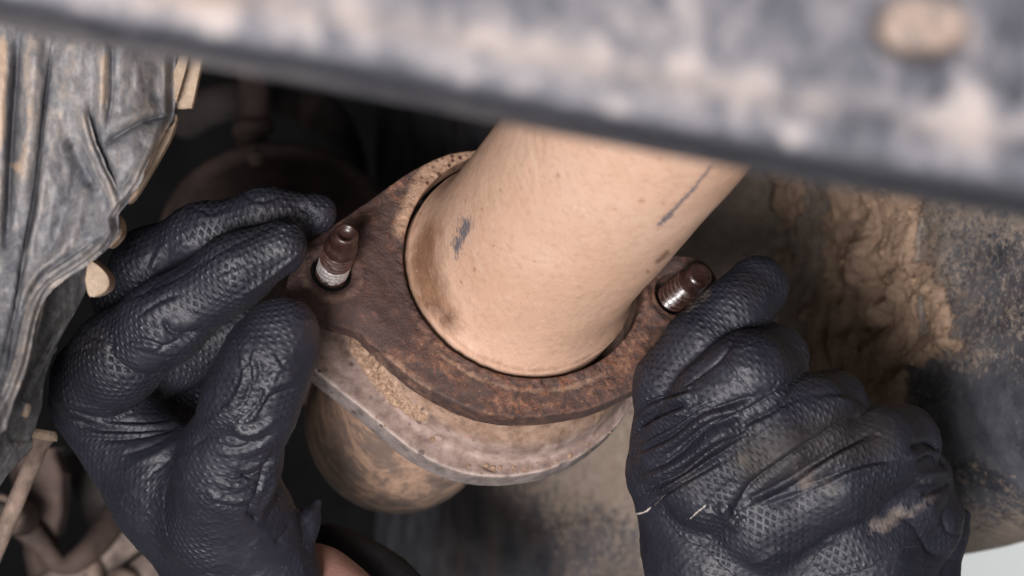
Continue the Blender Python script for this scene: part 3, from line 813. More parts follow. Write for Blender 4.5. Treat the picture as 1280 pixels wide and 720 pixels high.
def ico(sub):
    t = (1 + 5 ** .5) / 2
    v = [(-1, t, 0), (1, t, 0), (-1, -t, 0), (1, -t, 0), (0, -1, t), (0, 1, t), (0, -1, -t), (0, 1, -t), (t, 0, -1), (t, 0, 1), (-t, 0, -1), (-t, 0, 1)]
    f = [(0, 11, 5), (0, 5, 1), (0, 1, 7), (0, 7, 10), (0, 10, 11), (1, 5, 9), (5, 11, 4), (11, 10, 2), (10, 7, 6), (7, 1, 8), (3, 9, 4), (3, 4, 2), (3, 2, 6), (3, 6, 8), (3, 8, 9), (4, 9, 5), (2, 4, 11), (6, 2, 10), (8, 6, 7), (9, 8, 1)]
    v = [np.array(p) / np.linalg.norm(p) for p in v]
    for _ in range(sub):
        nf = []; cache = {}
        def mid(a, b):
            k = (min(a, b), max(a, b))
            if k not in cache:
                m = v[a] + v[b]; v.append(m / np.linalg.norm(m)); cache[k] = len(v) - 1
            return cache[k]
        for a, b, c in f:
            ab, bc, ca = mid(a, b), mid(b, c), mid(c, a)
            nf += [(a, ab, ca), (b, bc, ab), (c, ca, bc), (ab, bc, ca)]
        f = nf
    return np.array(v), np.array(f)
SHO = np.array([3.6, -3.3])
OUTC = on_plane([(604, 392)], W2 / 1000 + 0.014)[0]
build_lower()

def build_studs():
    def ax_of(base_uv, tip_px, depth):
        b = to_world(np.array([[base_uv[0], base_uv[1], 0.0]]))[0]
        t = P(tip_px[0], tip_px[1], b[1] - depth)
        return b, t - b
    b, ax = ax_of(STUD_L, (432.5, 292), 0.017)
    L = np.linalg.norm(ax); a = ax / L
    root = thing('flange_stud', b, 'dark brown stud with a bare silver band and domed tip, by the left glove', 'stud', 'studs of the pipe flange')
    prof = [(-0.030, 0.0046)] + [(x, 0.0046) for x in np.linspace(-0.012, L * 0.62, 200)]
    r = lambda t: np.interp(t, [0, 0.15, 0.35, 0.45, 0.8, 1.0], [0.0046, 0.0046, 0.0041, 0.0039, 0.0037, 0.0032])
    prof += [(L * 0.62 + x * L * 0.38, float(r(x))) for x in np.linspace(0.02, 1, 40)]
    prof += [(L + 0.0005, 0.0028), (L + 0.0002, 0.0022), (L - 0.0009, 0.0019), (L - 0.0012, 0.001), (L - 0.0012, 0.0)]
    def at(v, hh):
        return {'silver': np.clip(1.0 * (sstep(-0.001, 0.001, hh) * sstep(L * 0.29, L * 0.23, hh)), 0, 1)}
    lathe('shank', b, a, prof, M['stud'], root, 96, (-0.004, L * 0.60, 0.0017, 0.0006), at, 0.00008)
    lathe('collar', b, a, [(-0.006, 0.0050), (-0.006, 0.0055), (-0.0012, 0.0055), (-0.0008, 0.0052), (-0.0008, 0.0050)], M['black'], root, 48)
    b, ax = ax_of(STUD_R, (876, 343), 0.012)
    L = np.linalg.norm(ax); a = ax / L
    root = thing('flange_stud', b, 'glossy dark red-brown threaded stud beside the index finger of the right glove', 'stud', 'studs of the pipe flange')
    prof = [(-0.030, 0.0044)] + [(x, 0.0044) for x in np.linspace(-0.012, L * 0.66, 170)]
    prof += [(L * 0.68, 0.0042), (L * 0.72, 0.0040), (L * 0.85, 0.0039), (L * 0.94, 0.0038), (L * 0.98, 0.0035), (L, 0.0030), (L + 0.0002, 0.0026), (L - 0.0004, 0.002), (L - 0.0002, 0.001), (L - 0.0004, 0.0)]
    lathe('shank', b, a, prof, M['stud'], root, 96, (-0.012, L * 0.66, 0.0024, 0.0013), lambda v, hh: {'silver': 0.12 * sstep(L * 0.45, 0.0, hh)}, 0.00006)
build_studs()

# ------------------------------------------------------------------ gloved hands
def seg_sdf(X, a, b, ra, rb):
    ba = b - a; L2 = ba @ ba
    t = np.clip(((X - a) @ ba) / max(L2, 1e-9), 0, 1)
    return np.linalg.norm(X - a - t[..., None] * ba, axis=-1) - (ra + t * (rb - ra)), t

def build_hand(root, chains, stk, smooth_stk, soil_stk, dust_stk, scrape_stk, wr_seed, h=0.42, mat='glove'):
    C = []
    for c in chains:
        pts = np.array(c['p'], float)
        w = P(pts[:, 0], pts[:, 1], pts[:, 2] / 1000) * 1000
        r = pts[:, 3] * KPX * (DIST + pts[:, 2] / 1000) * 1000
        C.append((w, r, c))
    lo = np.min([np.min(w - r[:, None], 0) for w, r, c in C], 0) - 4
    hi = np.max([np.max(w + r[:, None], 0) for w, r, c in C], 0) + 4
    n = np.ceil((hi - lo) / h).astype(int) + 1
    F = np.full(n, 30.0, np.float32)
    gx = [lo[i] + np.arange(n[i]) * h for i in range(3)]
    for w, r, c in C:
        m = 7.0
        i0 = np.maximum(((np.min(w - r[:, None], 0) - m - lo) / h).astype(int), 0)
        i1 = np.minimum(((np.max(w + r[:, None], 0) + m - lo) / h).astype(int) + 2, n)
        X = np.stack(np.meshgrid(*[gx[i][i0[i]:i1[i]] for i in range(3)], indexing='ij'), -1).astype(np.float32)
        D = None
        for i in range(len(w) - 1):
            d, _ = seg_sdf(X, w[i].astype(np.float32), w[i + 1].astype(np.float32), np.float32(r[i]), np.float32(r[i + 1]))
            D = d if D is None else smin(D, d, 5.0)
        sl = tuple(slice(i0[i], i1[i]) for i in range(3))
        F[sl] = smin(F[sl], D, c.get('k', 1.2))
    v, f = surface_nets(F, lo, h)
    del F
    X = v / 1000
    nr = normals(X, f)
    view = CAMP - X; view /= np.linalg.norm(view, axis=1, keepdims=True)
    fac = sstep(0.02, 0.45, (nr * view).sum(1))
    q = proj(X)
    # loose rubber: broad soft puckers plus the modelled folds
    pk = fbm(v / 13.0, 3, wr_seed)
    rid = 1 - np.abs(fbm(v / np.array([9.0, 9.0, 6.0]), 3, wr_seed + 5)) * 2
    disp = 0.45 * pk + 0.22 * np.clip(rid, 0, 1) ** 3
    disp = disp + strokes(q, stk) * fac
    X = X + nr * (disp / 1000)[:, None]
    # grip pattern coordinates follow the finger they lie on
    best = np.full(len(v), 1e9); gc = np.zeros((len(v), 3))
    for w, r, c in C:
        s0 = 0.0
        for i in range(len(w) - 1):
            ba = w[i + 1] - w[i]; L = np.linalg.norm(ba); ax = ba / L
            d, t = seg_sdf(v, w[i], w[i + 1], r[i], r[i + 1])
            d = d + c.get('bias', 0)
            m = d < best
            if m.any():
                rel = v[m] - w[i]
                along = rel @ ax
                perp = rel - along[:, None] * ax
                f0 = np.array([0, -1.0, 0]) - (-ax[1]) * ax; f0 /= np.linalg.norm(f0)
                f1 = np.cross(ax, f0)
                ang = np.arctan2(perp @ f1, perp @ f0)
                best[m] = d[m]
                gc[m, 0] = s0 + along; gc[m, 1] = ang * (r[i] + r[i + 1]) * 0.5; gc[m, 2] = c.get('pat', 1.0)
            s0 += L
    # soften the grip pattern on smooth patches, keep it off the stretched folds
    mk = gc[:, 2] * np.clip(0.95 + 1.1 * fbm(v / 9.0, 3, wr_seed + 11), 0.25, 1.3)
    mk = mk * np.clip(1 - strokes(q, smooth_stk), 0, 1)
    gc[:, 2] = mk
    soil = np.clip(strokes(q, soil_stk), 0, 1.2)
    dust = np.clip(strokes(q, dust_stk), 0, 1.2) + 0.13
    scr = np.clip(strokes(q, scrape_stk), 0, 1.2)
    o = mesh_np('glove', X, f, M[mat], True, {'gridco': gc, 'soil': soil, 'dust': dust, 'scrape': scr}, root)
    return o

hl = thing('gloved_hand', P(330, 700, 0.0), 'black textured glove on the left pinching the flange corner between thumb and fingers', 'hand', 'gloved hands of the mechanic')
L_CH = [
    dict(p=[(120, 500, 4, 58), (215, 622, 0, 70), (300, 722, 2, 80), (345, 800, 6, 78), (370, 860, 10, 74)], k=8, pat=0.55, bias=1.5),
    dict(p=[(215, 590, -8, 55), (300, 660, -14, 62), (330, 720, -6, 64)], k=10, pat=0.45, bias=1.5),
    dict(p=[(155, 375, 8, 40), (185, 330, -2, 40), (250, 294, -10, 37), (330, 272, -15, 34), (396, 267, -15, 25)], k=1.2, pat=1.1),
    dict(p=[(118, 478, -4, 56), (150, 445, -14, 54), (205, 402, -24, 50), (295, 338, -32, 43), (351, 309, -34, 34)], k=1.6, pat=1.25),
    dict(p=[(120, 505, 12, 48), (226, 446, 24, 36), (306, 402, 24, 32)], k=1.2, pat=1.0),
    dict(p=[(150, 540, 18, 44), (256, 504, 36, 34), (330, 466, 40, 30)], k=1.2, pat=1.0),
    dict(p=[(268, 652, -16, 66), (284, 580, -32, 62), (314, 502, -44, 57), (336, 450, -48, 54), (352, 420, -48, 49)], k=5, pat=1.0),
    dict(p=[(318, 600, -14, 34), (330, 650, -10, 34), (345, 720, -2, 36)], k=4, pat=0.3),
    dict(p=[(348, 708, -4, 24), (372, 674, -6, 16), (384, 652, -6, 10), (398, 628, -4, 4)], k=2.5, pat=0.1),
]
L_ST = [  # (points, width px, mm, profile)
    ([(78, 520), (120, 536), (170, 538), (222, 532)], 5, -1.2, 'v'),
    ([(72, 508), (115, 522), (165, 527), (215, 524)], 4, -0.9, 'v'),
    ([(100, 548), (150, 549), (200, 540), (232, 524)], 4, -1.0, 'v'),
    ([(85, 514), (130, 529), (180, 532), (220, 528)], 3, 0.5), ([(95, 541), (150, 544), (205, 536)], 3, 0.5),
    ([(150, 570), (190, 556), (222, 538)], 4, -0.6, 'v'), ([(165, 580), (200, 566), (228, 548)], 5, 0.5),
    ([(180, 600), (205, 580), (228, 558)], 4, -0.5, 'v'),
    ([(142, 448), (162, 464), (190, 472), (214, 462)], 6, -1.3, 'v'),
    ([(140, 420), (138, 440), (150, 462)], 6, -1.0, 'v'), ([(155, 440), (180, 456), (205, 455)], 9, 0.5),
    ([(204, 398), (212, 414), (232, 420), (248, 417)], 4, -1.8, 'v'), ([(212, 392), (228, 406), (252, 404)], 9, 0.4),
    ([(190, 440), (225, 425), (255, 408)], 5, -0.8, 'v'),
    ([(160, 378), (205, 345), (262, 310)], 7, -0.7, 'v'), ([(190, 340), (197, 318), (210, 302)], 4, 0.5), ([(212, 330), (222, 312), (236, 302)], 4, 0.5), ([(178, 352), (184, 330), (196, 314)], 4, -0.5),
    ([(300, 372), (345, 340), (372, 318), (382, 298)], 3.0, 0.55), ([(306, 378), (350, 347), (378, 322)], 5, -0.5), ([(345, 283), (372, 282), (383, 292)], 4, 0.5),
    ([(366, 258), (384, 264), (402, 280)], 4, -0.8, 'v'), ([(374, 250), (396, 255)], 6, 0.5),
    ([(150, 375), (215, 350), (280, 312), (350, 278)], 5, -0.6, 'v'),
    # thumb folds
    ([(282, 545), (318, 556), (345, 540)], 5, -1.1, 'v'), ([(284, 532), (312, 541), (350, 520)], 5, 0.9),
    ([(292, 590), (316, 598), (338, 582), (344, 562)], 4, -1.6, 'v'), ([(285, 575), (310, 585), (338, 566)], 6, 0.8),
    ([(255, 612), (285, 626), (318, 618), (335, 600)], 5, 0.9), ([(262, 626), (295, 636), (322, 632)], 4, -0.8, 'v'),
    ([(312, 640), (320, 618), (332, 590), (341, 565)], 4, -1.8, 'v'), ([(322, 650), (334, 622), (346, 590)], 4, 1.0), ([(308, 641), (322, 648)], 4, -1.6, 'v'),
    ([(330, 654), (345, 630), (353, 600)], 3, -0.8, 'v'),
    ([(250, 540), (290, 505), (310, 470)], 5, 0.6), ([(262, 550), (300, 520), (322, 480)], 4, -0.7, 'v'), ([(322, 520), (340, 495), (372, 485)], 4, -0.8, 'v'), ([(320, 508), (345, 482), (374, 472)], 5, 0.6),
    ([(295, 500), (305, 470), (300, 440)], 3, 0.5), ([(312, 490), (325, 470), (322, 445)], 3, -0.5), ([(330, 470), (348, 455), (370, 442)], 3, 0.45),
    ([(240, 558), (262, 545), (290, 548)], 6, -0.8, 'v'), ([(360, 450), (345, 468), (336, 490)], 3, 0.4),
    ([(275, 672), (310, 660), (345, 668)], 9, 0.4), ([(350, 690), (376, 660), (396, 632)], 5, 0.5), ([(344, 680), (366, 652)], 4, -1.0, 'v'),
    ([(60, 455), (90, 440), (125, 432)], 7, -0.6, 'v'), ([(95, 402), (112, 420), (142, 425)], 6, -0.6, 'v'),
    ([(296, 520), (312, 500), (318, 470), (312, 440)], 4, 0.42, 'r'), ([(306, 530), (326, 505), (334, 478)], 4, 0.42, 'r'), ([(262, 560), (300, 566), (340, 550)], 5, 0.54, 'r'),
    ([(340, 440), (352, 462), (374, 466)], 4, 0.36, 'r'), ([(268, 600), (300, 606), (334, 588)], 5, 0.54, 'r'), ([(300, 470), (314, 452), (318, 430)], 3, 0.30, 'r'),
    ([(270, 350), (300, 338), (330, 322)], 5, 0.24, 'r'), ([(175, 400), (196, 386), (226, 372)], 5, 0.42, 'r'), ([(160, 430), (184, 432), (206, 440)], 5, 0.54, 'r'), 
    ([(238, 262), (262, 272), (292, 262)], 5, 0.30, 'r'), ([(300, 246), (322, 258), (352, 252)], 5, 0.30, 'r'),
]
L_SM = [([(195, 350), (250, 312)], 12, 1.0), ([(150, 560), (200, 550), (225, 530)], 18, 0.9), ([(170, 450), (215, 440)], 16, 0.9), ([(305, 380), (378, 318)], 10, 0.9),
        ([(360, 400), (392, 420), (372, 490)], 18, 0.9), ([(330, 560), (350, 520)], 16, 0.8), ([(260, 690), (360, 690)], 45, 0.95), ([(300, 640), (340, 640)], 24, 0.6), ([(395, 268), (420, 268)], 8, 0.8), ([(228, 408), (285, 385)], 14, 0.8)]
L_SOIL = [([(290, 300), (360, 250), (410, 256)], 30, 0.5), ([(70, 440), (110, 430), (140, 420)], 30, 0.7)]
L_DUST = [([(330, 378), (360, 370), (396, 392)], 8, 0.4), ([(250, 315), (320, 285), (370, 282)], 12, 0.2), ([(60, 470), (70, 530)], 12, 0.12)]
build_hand(hl, L_CH, L_ST, L_SM, L_SOIL, L_DUST, [], 40)
wp = [P(385, 700, 0.02), P(402, 728, 0.014), P(430, 790, 0.004), P(470, 900, -0.01)]
tube(smooth_line(np.array(wp), 8), np.interp(np.linspace(0, 1, 25), [0, 0.3, 1], [0.0065, 0.0105, 0.022]), 40, 'wrist', M['skin'], hl)
sp = smooth_line(np.array([P(405, 668, 0.050), P(440, 705, 0.040), P(475, 770, 0.03), P(520, 900, 0.02)]), 8)
tube(sp, np.interp(np.linspace(0, 1, len(sp)), [0, 0.3, 1], [0.004, 0.009, 0.026]), 40, 'sleeve', M['sleeve'], hl, True, None, 0.10, 90)

hr = thing('gloved_hand', P(950, 720, 0.0), 'black textured glove on the right seen from its back, index finger along the stud', 'hand', 'gloved hands of the mechanic')
R_CH = [
    dict(p=[(850, 590, -18, 68), (905, 690, -12, 98), (945, 790, -2, 108), (960, 880, 6, 108)], k=10, pat=0.38, bias=2),
    dict(p=[(1000, 640, -16, 80), (1060, 700, -10, 98), (1090, 790, 0, 100), (1085, 880, 6, 100)], k=12, pat=0.42, bias=2),
    dict(p=[(835, 545, -20, 46), (840, 480, -26, 44), (878, 432, -28, 44), (918, 393, -26, 41), (948, 358, -20, 39)], k=3, pat=0.9),
    dict(p=[(850, 570, -28, 52), (892, 505, -40, 50), (934, 470, -42, 52), (966, 450, -30, 46)], k=2.0, pat=0.9),
    dict(p=[(890, 610, -30, 60), (965, 545, -38, 54), (1010, 522, -34, 50), (1040, 508, -22, 46)], k=2.0, pat=0.8),
    dict(p=[(950, 650, -28, 66), (1040, 595, -32, 58), (1092, 566, -26, 54), (1124, 556, -14, 52)], k=2.5, pat=0.7),
    dict(p=[(1050, 660, -18, 70), (1120, 625, -14, 56), (1148, 600, -6, 44)], k=3.5, pat=0.7),
    dict(p=[(1120, 690, -8, 60), (1156, 655, -6, 44), (1172, 640, -2, 32)], k=2.5, pat=0.5),
    dict(p=[(1160, 720, 2, 44), (1185, 668, 4, 22), (1205, 645, 4, 9)], k=2, pat=0.2),
]
R_ST = [
    ([(846, 488), (870, 470), (895, 452), (912, 430), (922, 412)], 5, -1.4, 'v'), ([(1018, 452), (985, 486), (945, 512), (905, 528), (860, 556), (820, 590)], 6, -2.6, 'v'),
    ([(1000, 420), (1014, 438), (1012, 456)], 4, 0.6), ([(1010, 424), (1022, 446)], 4, -0.9, 'v'),
    ([(1088, 508), (1040, 540), (990, 574), (945, 606), (915, 640)], 7, -2.8, 'v'),
    # folds running from the knuckles to the wrist side
    ([(798, 572), (840, 552), (880, 522), (915, 512), (950, 500)], 6, 1.65, 'r'), ([(800, 600), (850, 576), (890, 546), (940, 526)], 6, 1.80, 'r'),
    ([(806, 618), (850, 600), (890, 572), (930, 548)], 5, 1.50, 'r'), ([(795, 548), (820, 530), (860, 508)], 5, 1.50, 'r'),
    ([(792, 528), (815, 508), (850, 498), (872, 490)], 5, 1.35, 'r'),
    ([(925, 600), (960, 580), (1000, 552), (1040, 532)], 7, 1.2), ([(935, 635), (985, 612), (1040, 575), (1090, 550)], 7, 1.50, 'r'),
    ([(900, 628), (912, 648), (930, 660)], 9, 1.6), ([(950, 634), (1000, 616), (1050, 594)], 7, -1.8, 'v'),
    ([(880, 640), (905, 612), (925, 600)], 8, -0.7),
    # creases of the bent little finger
    ([(1138, 560), (1160, 553), (1180, 566)], 5, -2.2, 'v'), ([(1130, 574), (1160, 566), (1184, 574)], 5, 1.2), ([(1146, 576), (1166, 570), (1182, 582)], 5, -2.4, 'v'),
    ([(1140, 592), (1165, 592), (1186, 590)], 6, 1.2), ([(1150, 618), (1178, 610), (1192, 600)], 5, -2.0, 'v'), ([(1110, 612), (1150, 606), (1182, 602)], 5, -0.8, 'v'),
    ([(1162, 630), (1172, 655), (1180, 668)], 6, 0.5), ([(1180, 628), (1182, 660), (1200, 672)], 5, -0.8, 'v'),
    ([(1110, 640), (1140, 655), (1165, 690), (1195, 700)], 6, -1.2, 'v'), ([(1060, 650), (1090, 640), (1100, 620)], 5, 0.7),
    ([(985, 700), (1010, 680), (1050, 672)], 5, 0.5), ([(940, 706), (975, 690), (1000, 690)], 5, 0.4),
    ([(948, 516), (985, 494), (1012, 462)], 5, 0.6), ([(930, 490), (955, 496), (975, 482)], 3, 0.5), ([(945, 484), (962, 490), (975, 474)], 3, -0.5),
    ([(1040, 500), (1062, 502), (1078, 520)], 6, 0.8), ([(1010, 494), (1050, 492), (1084, 506)], 4, -0.4),
    ([(870, 480), (850, 497), (828, 503)], 5, 0.7), ([(842, 512), (862, 508), (876, 500)], 4, -0.7, 'v'),
    ([(800, 560), (840, 538), (876, 515), (905, 505)], 4, 0.9, 'r'), ([(812, 590), (846, 566), (884, 538), (920, 520)], 4, 0.8, 'r'), ([(818, 632), (860, 606), (905, 580)], 5, 0.9, 'r'),
    ([(846, 470), (868, 458), (888, 440)], 4, 0.35), ([(905, 545), (950, 528), (990, 505)], 5, 0.7, 'r'), ([(980, 620), (1030, 604), (1080, 586), (1120, 580)], 5, 0.8, 'r'),
]
R_SM = [([(930, 395), (968, 385)], 14, 0.8), ([(880, 470), (905, 425)], 12, 0.9), ([(975, 425), (1005, 440)], 18, 0.7), ([(1050, 490), (1070, 500)], 18, 0.9), ([(1090, 530), (1150, 530)], 22, 0.9), ([(1150, 590), (1185, 640)], 24, 0.9), ([(960, 570), (1040, 530)], 14, 0.8)]
R_SOIL = [([(900, 590), (1000, 560), (1090, 540), (1140, 540)], 40, 1.1), ([(920, 340), (960, 370)], 40, 0.6), ([(960, 430), (1050, 480)], 30, 0.7), ([(830, 600), (880, 600)], 25, 0.5)]
R_DUST = [([(922, 578), (936, 574)], 9, 0.85), ([(850, 390), (870, 378), (895, 360)], 9, 0.55), ([(840, 440), (860, 400)], 10, 0.3), ([(980, 585), (1020, 600), (1060, 620)], 18, 0.45), ([(860, 560), (930, 545)], 22, 0.22), ([(1000, 560), (1090, 545)], 22, 0.25), ([(1080, 655), (1108, 655), (1130, 630)], 12, 0.75), ([(1130, 650), (1180, 610)], 10, 0.5), ([(1000, 600), (1010, 612)], 10, 0.4), ([(1140, 600), (1170, 600)], 8, 0.4)]
R_SCR = [([(786, 652), (792, 644), (806, 640), (816, 632)], 1.6, 1.0), ([(816, 634), (826, 624), (834, 616)], 1.3, 0.7), ([(858, 653), (872, 640), (888, 628)], 1.3, 0.9)]
build_hand(hr, R_CH, R_ST, R_SM, R_SOIL, R_DUST, R_SCR, 70)
sp = smooth_line(np.array([P(1020, 850, 0.0), P(1025, 930, 0.004), P(1030, 1100, 0.01), P(1040, 1400, 0.03)]), 8)
tube(sp, np.interp(np.linspace(0, 1, len(sp)), [0, 0.3, 1], [0.033, 0.037, 0.045]), 48, 'sleeve', M['sleeve'], hr, True, None, 0.06, 60)

# ------------------------------------------------------------------ mud-caked housing on the right
def build_housing():
    root = thing('gearbox_housing', P(1250, 600, 0.05), 'big curved housing caked with tan mud and speckled grey paint, right of the pipe', 'housing')
    pxc = np.array([440, 500, 590, 760, 880, 980, 1060, 1130, 1200, 1290, 1400, 1560])
    dc = np.array([.42, .30, .212, .178, .160, .142, .118, .088, .060, .032, .010, -.01])
    s = np.linspace(470, 1560, 620)
    cv = smooth_line(np.stack([pxc, dc], -1), 12)
    d = np.interp(s, cv[:, 0], cv[:, 1])
    x = (s - 640) * KPX * (DIST + d)
    pyb = np.interp(s, [300, 700, 1000, 1210, 1280, 1560], [860, 800, 716, 655, 640, 590])
    zb = (360 - pyb) * KPX * (DIST + d + 0.012)
    # vertical section: straight wall, rolling under at the bottom with a 38 mm radius
    R = 0.040
    nz = 380
    V = np.zeros((len(s), nz + 24, 3))
    tx = np.gradient(x); ty = np.gradient(d); ln = np.hypot(tx, ty)
    nx, ny = -ty / ln * -1, tx / ln * -1           # outward (towards the camera/left)
    nx, ny = ty / ln * -1, -tx / ln
    nx, ny = ty / ln, -tx / ln
    flip = np.where(ny > 0, -1, 1); nx, ny = nx * flip, ny * flip
    top = 0.17
    zz = np.linspace(0, 1, nz)
    V[:, :nz, 0] = x[:, None]; V[:, :nz, 1] = d[:, None]
    V[:, :nz, 2] = top + (zb[:, None] + R - top) * zz[None]
    for j, t in enumerate(np.linspace(0, 1.9, 24)):
        V[:, nz + j, 0] = x - nx * R * (1 - math.cos(t)); V[:, nz + j, 1] = d - ny * R * (1 - math.cos(t)); V[:, nz + j, 2] = zb + R - R * math.sin(t)
    V = V.reshape(-1, 3)
    f = grid_faces(len(s), nz + 24)
    q = proj(V)
    nv = np.stack([np.repeat(nx, nz + 24), np.repeat(ny, nz + 24), 0 * V[:, 0]], -1)
    pm = np.stack([q[:, 0] / 34, q[:, 1] / 46, 0 * q[:, 0]], -1)
    wob = 16 * fbm(pm * 2.0, 4, 51)
    m1 = in_poly(q, [(1044, 150), (1034, 290), (1026, 372), (1008, 408), (1014, 470), (1040, 520), (1075, 560), (1140, 520), (1136, 455), (1200, 432), (1186, 380), (1160, 320), (1150, 260), (1170, 150)]) + wob
    m2 = in_poly(q, [(960, 150), (968, 250), (984, 300), (1000, 270), (1010, 150)]) + wob
    m3 = in_poly(q, [(965, 320), (985, 305), (1000, 325), (985, 345)]) + wob * 0.6
    mud = np.maximum.reduce([sstep(16, -12, m1), 0.9 * sstep(14, -9, m2), 0.8 * sstep(10, -6, m3), 0.42 * sstep(60, -10, m1 + 10 * fbm(pm * 3, 3, 57)) * (q[:, 1] < 450)])
    hole1 = sstep(2, -3, in_poly(q, [(1152, 270), (1164, 280), (1160, 318), (1172, 330), (1146, 328)]) + wob * 0.25)
    hole2 = sstep(2, -3, in_poly(q, [(1154, 368), (1166, 370), (1162, 420), (1150, 418)]) + wob * 0.25)
    mud = mud * (1 - np.maximum(hole1, hole2))
    crust = 0.55 + 0.75 * fbm(pm, 5, 61, 0.5) + 0.35 * np.clip(fbm(pm * np.array([2.4, 1.1, 1]), 4, 66), 0, 1)
    ridg = 1 - np.abs(fbm(pm * np.array([1.3, 0.6, 1]), 4, 71)) * 2.2
    hgt = mud * (3.8 * crust + 0.7 * np.clip(ridg, 0, 1) - 1.8 * np.clip(fbm(pm * 1.1, 4, 81) - 0.12, 0, 1) * 3)
    hgt = hgt + mud * strokes(q, [([(1094, 318), (1092, 345), (1104, 368), (1112, 376)], 7, -6.0, 'v'), ([(1036, 292), (1042, 340), (1054, 384)], 7, -6.0, 'v'), ([(1058, 356), (1072, 398), (1098, 414), (1124, 378)], 6, -5.0, 'v'), ([(1100, 385), (1112, 400), (1120, 418)], 5, -4.0, 'v'), ([(1030, 400), (1036, 440), (1044, 470)], 6, -4.0, 'v'), ([(1060, 300), (1072, 330), (1070, 360)], 13, 3.0),
                                  ([(1100, 240), (1104, 280), (1098, 320)], 4, -2.5, 'v'), ([(1080, 300), (1095, 335)], 12, 2.5), ([(1130, 350), (1145, 400), (1150, 430)], 5, -2.0, 'v'), ([(1125, 260), (1135, 330), (1128, 380)], 14, 1.5)])
    hgt += 0.3 * fbm(V * 300, 3, 91)
    V = V + nv * (hgt / 1000)[:, None]
    # crack / scratches low on the right
    V = V + nv * (strokes(q, [([(1208, 620), (1222, 600), (1250, 575), (1290, 545)], 2.5, -0.8, 'v')]) / 1000)[:, None]
    dust = np.interp(q[:, 0], [300, 560, 700, 800, 1000, 1150, 1220, 1290], [0.15, 0.25, 0.60, 0.66, 0.60, 0.54, 0.46, 0.47])  # drops towards the left end, painting in the shade there
    dk = in_poly(q, [(1140, 436), (1190, 436), (1230, 455), (1320, 480), (1320, 660), (1100, 660), (1120, 520)]) + wob  # lower right: shade beside the hand painted in by thinning dust and film
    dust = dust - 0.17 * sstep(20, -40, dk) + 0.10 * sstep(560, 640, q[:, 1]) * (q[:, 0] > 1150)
    low_shade = sstep(20, -40, dk)
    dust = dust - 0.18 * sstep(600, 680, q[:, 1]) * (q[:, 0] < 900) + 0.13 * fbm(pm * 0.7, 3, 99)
    film = np.interp(q[:, 0], [300, 480, 640, 800, 1000, 1100, 1290], [0.0, 0.05, 0.8, 1.0, 1.0, 0.5, 0.35]) * (1 - low_shade)  # film also cut at left end and lower right for the painted shade
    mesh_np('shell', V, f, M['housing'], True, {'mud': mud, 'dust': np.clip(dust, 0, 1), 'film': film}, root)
    # crumbly grit and lumps stuck in the mud
    rng = np.random.default_rng(12)
    cand = np.where((mud > 0.45) & (q[:, 0] > 950) & (q[:, 0] < 1210) & (q[:, 1] > 180) & (q[:, 1] < 560))[0]
    pick = rng.choice(cand, 620, replace=False)
    iv, ifc = ico(1)
    GV = []; GF = []
    for k, i in enumerate(pick):
        r = (0.45 + rng.exponential(0.6)) * 0.00024
        r = min(r, 0.0008)
        vv = iv * r * (1 + 0.4 * fbm(iv * 1.7 + k * 3.3, 2, k)[:, None]) * rng.uniform(0.6, 1.2, 3)
        GV.append(vv + V[i] + nv[i] * r * 0.1); GF.append(ifc + k * len(iv))
    g = mesh_np('mud_grit', np.vstack(GV), np.vstack(GF), M['clod_dark'], False, None, root)
    g['kind'] = 'stuff'
build_housing()

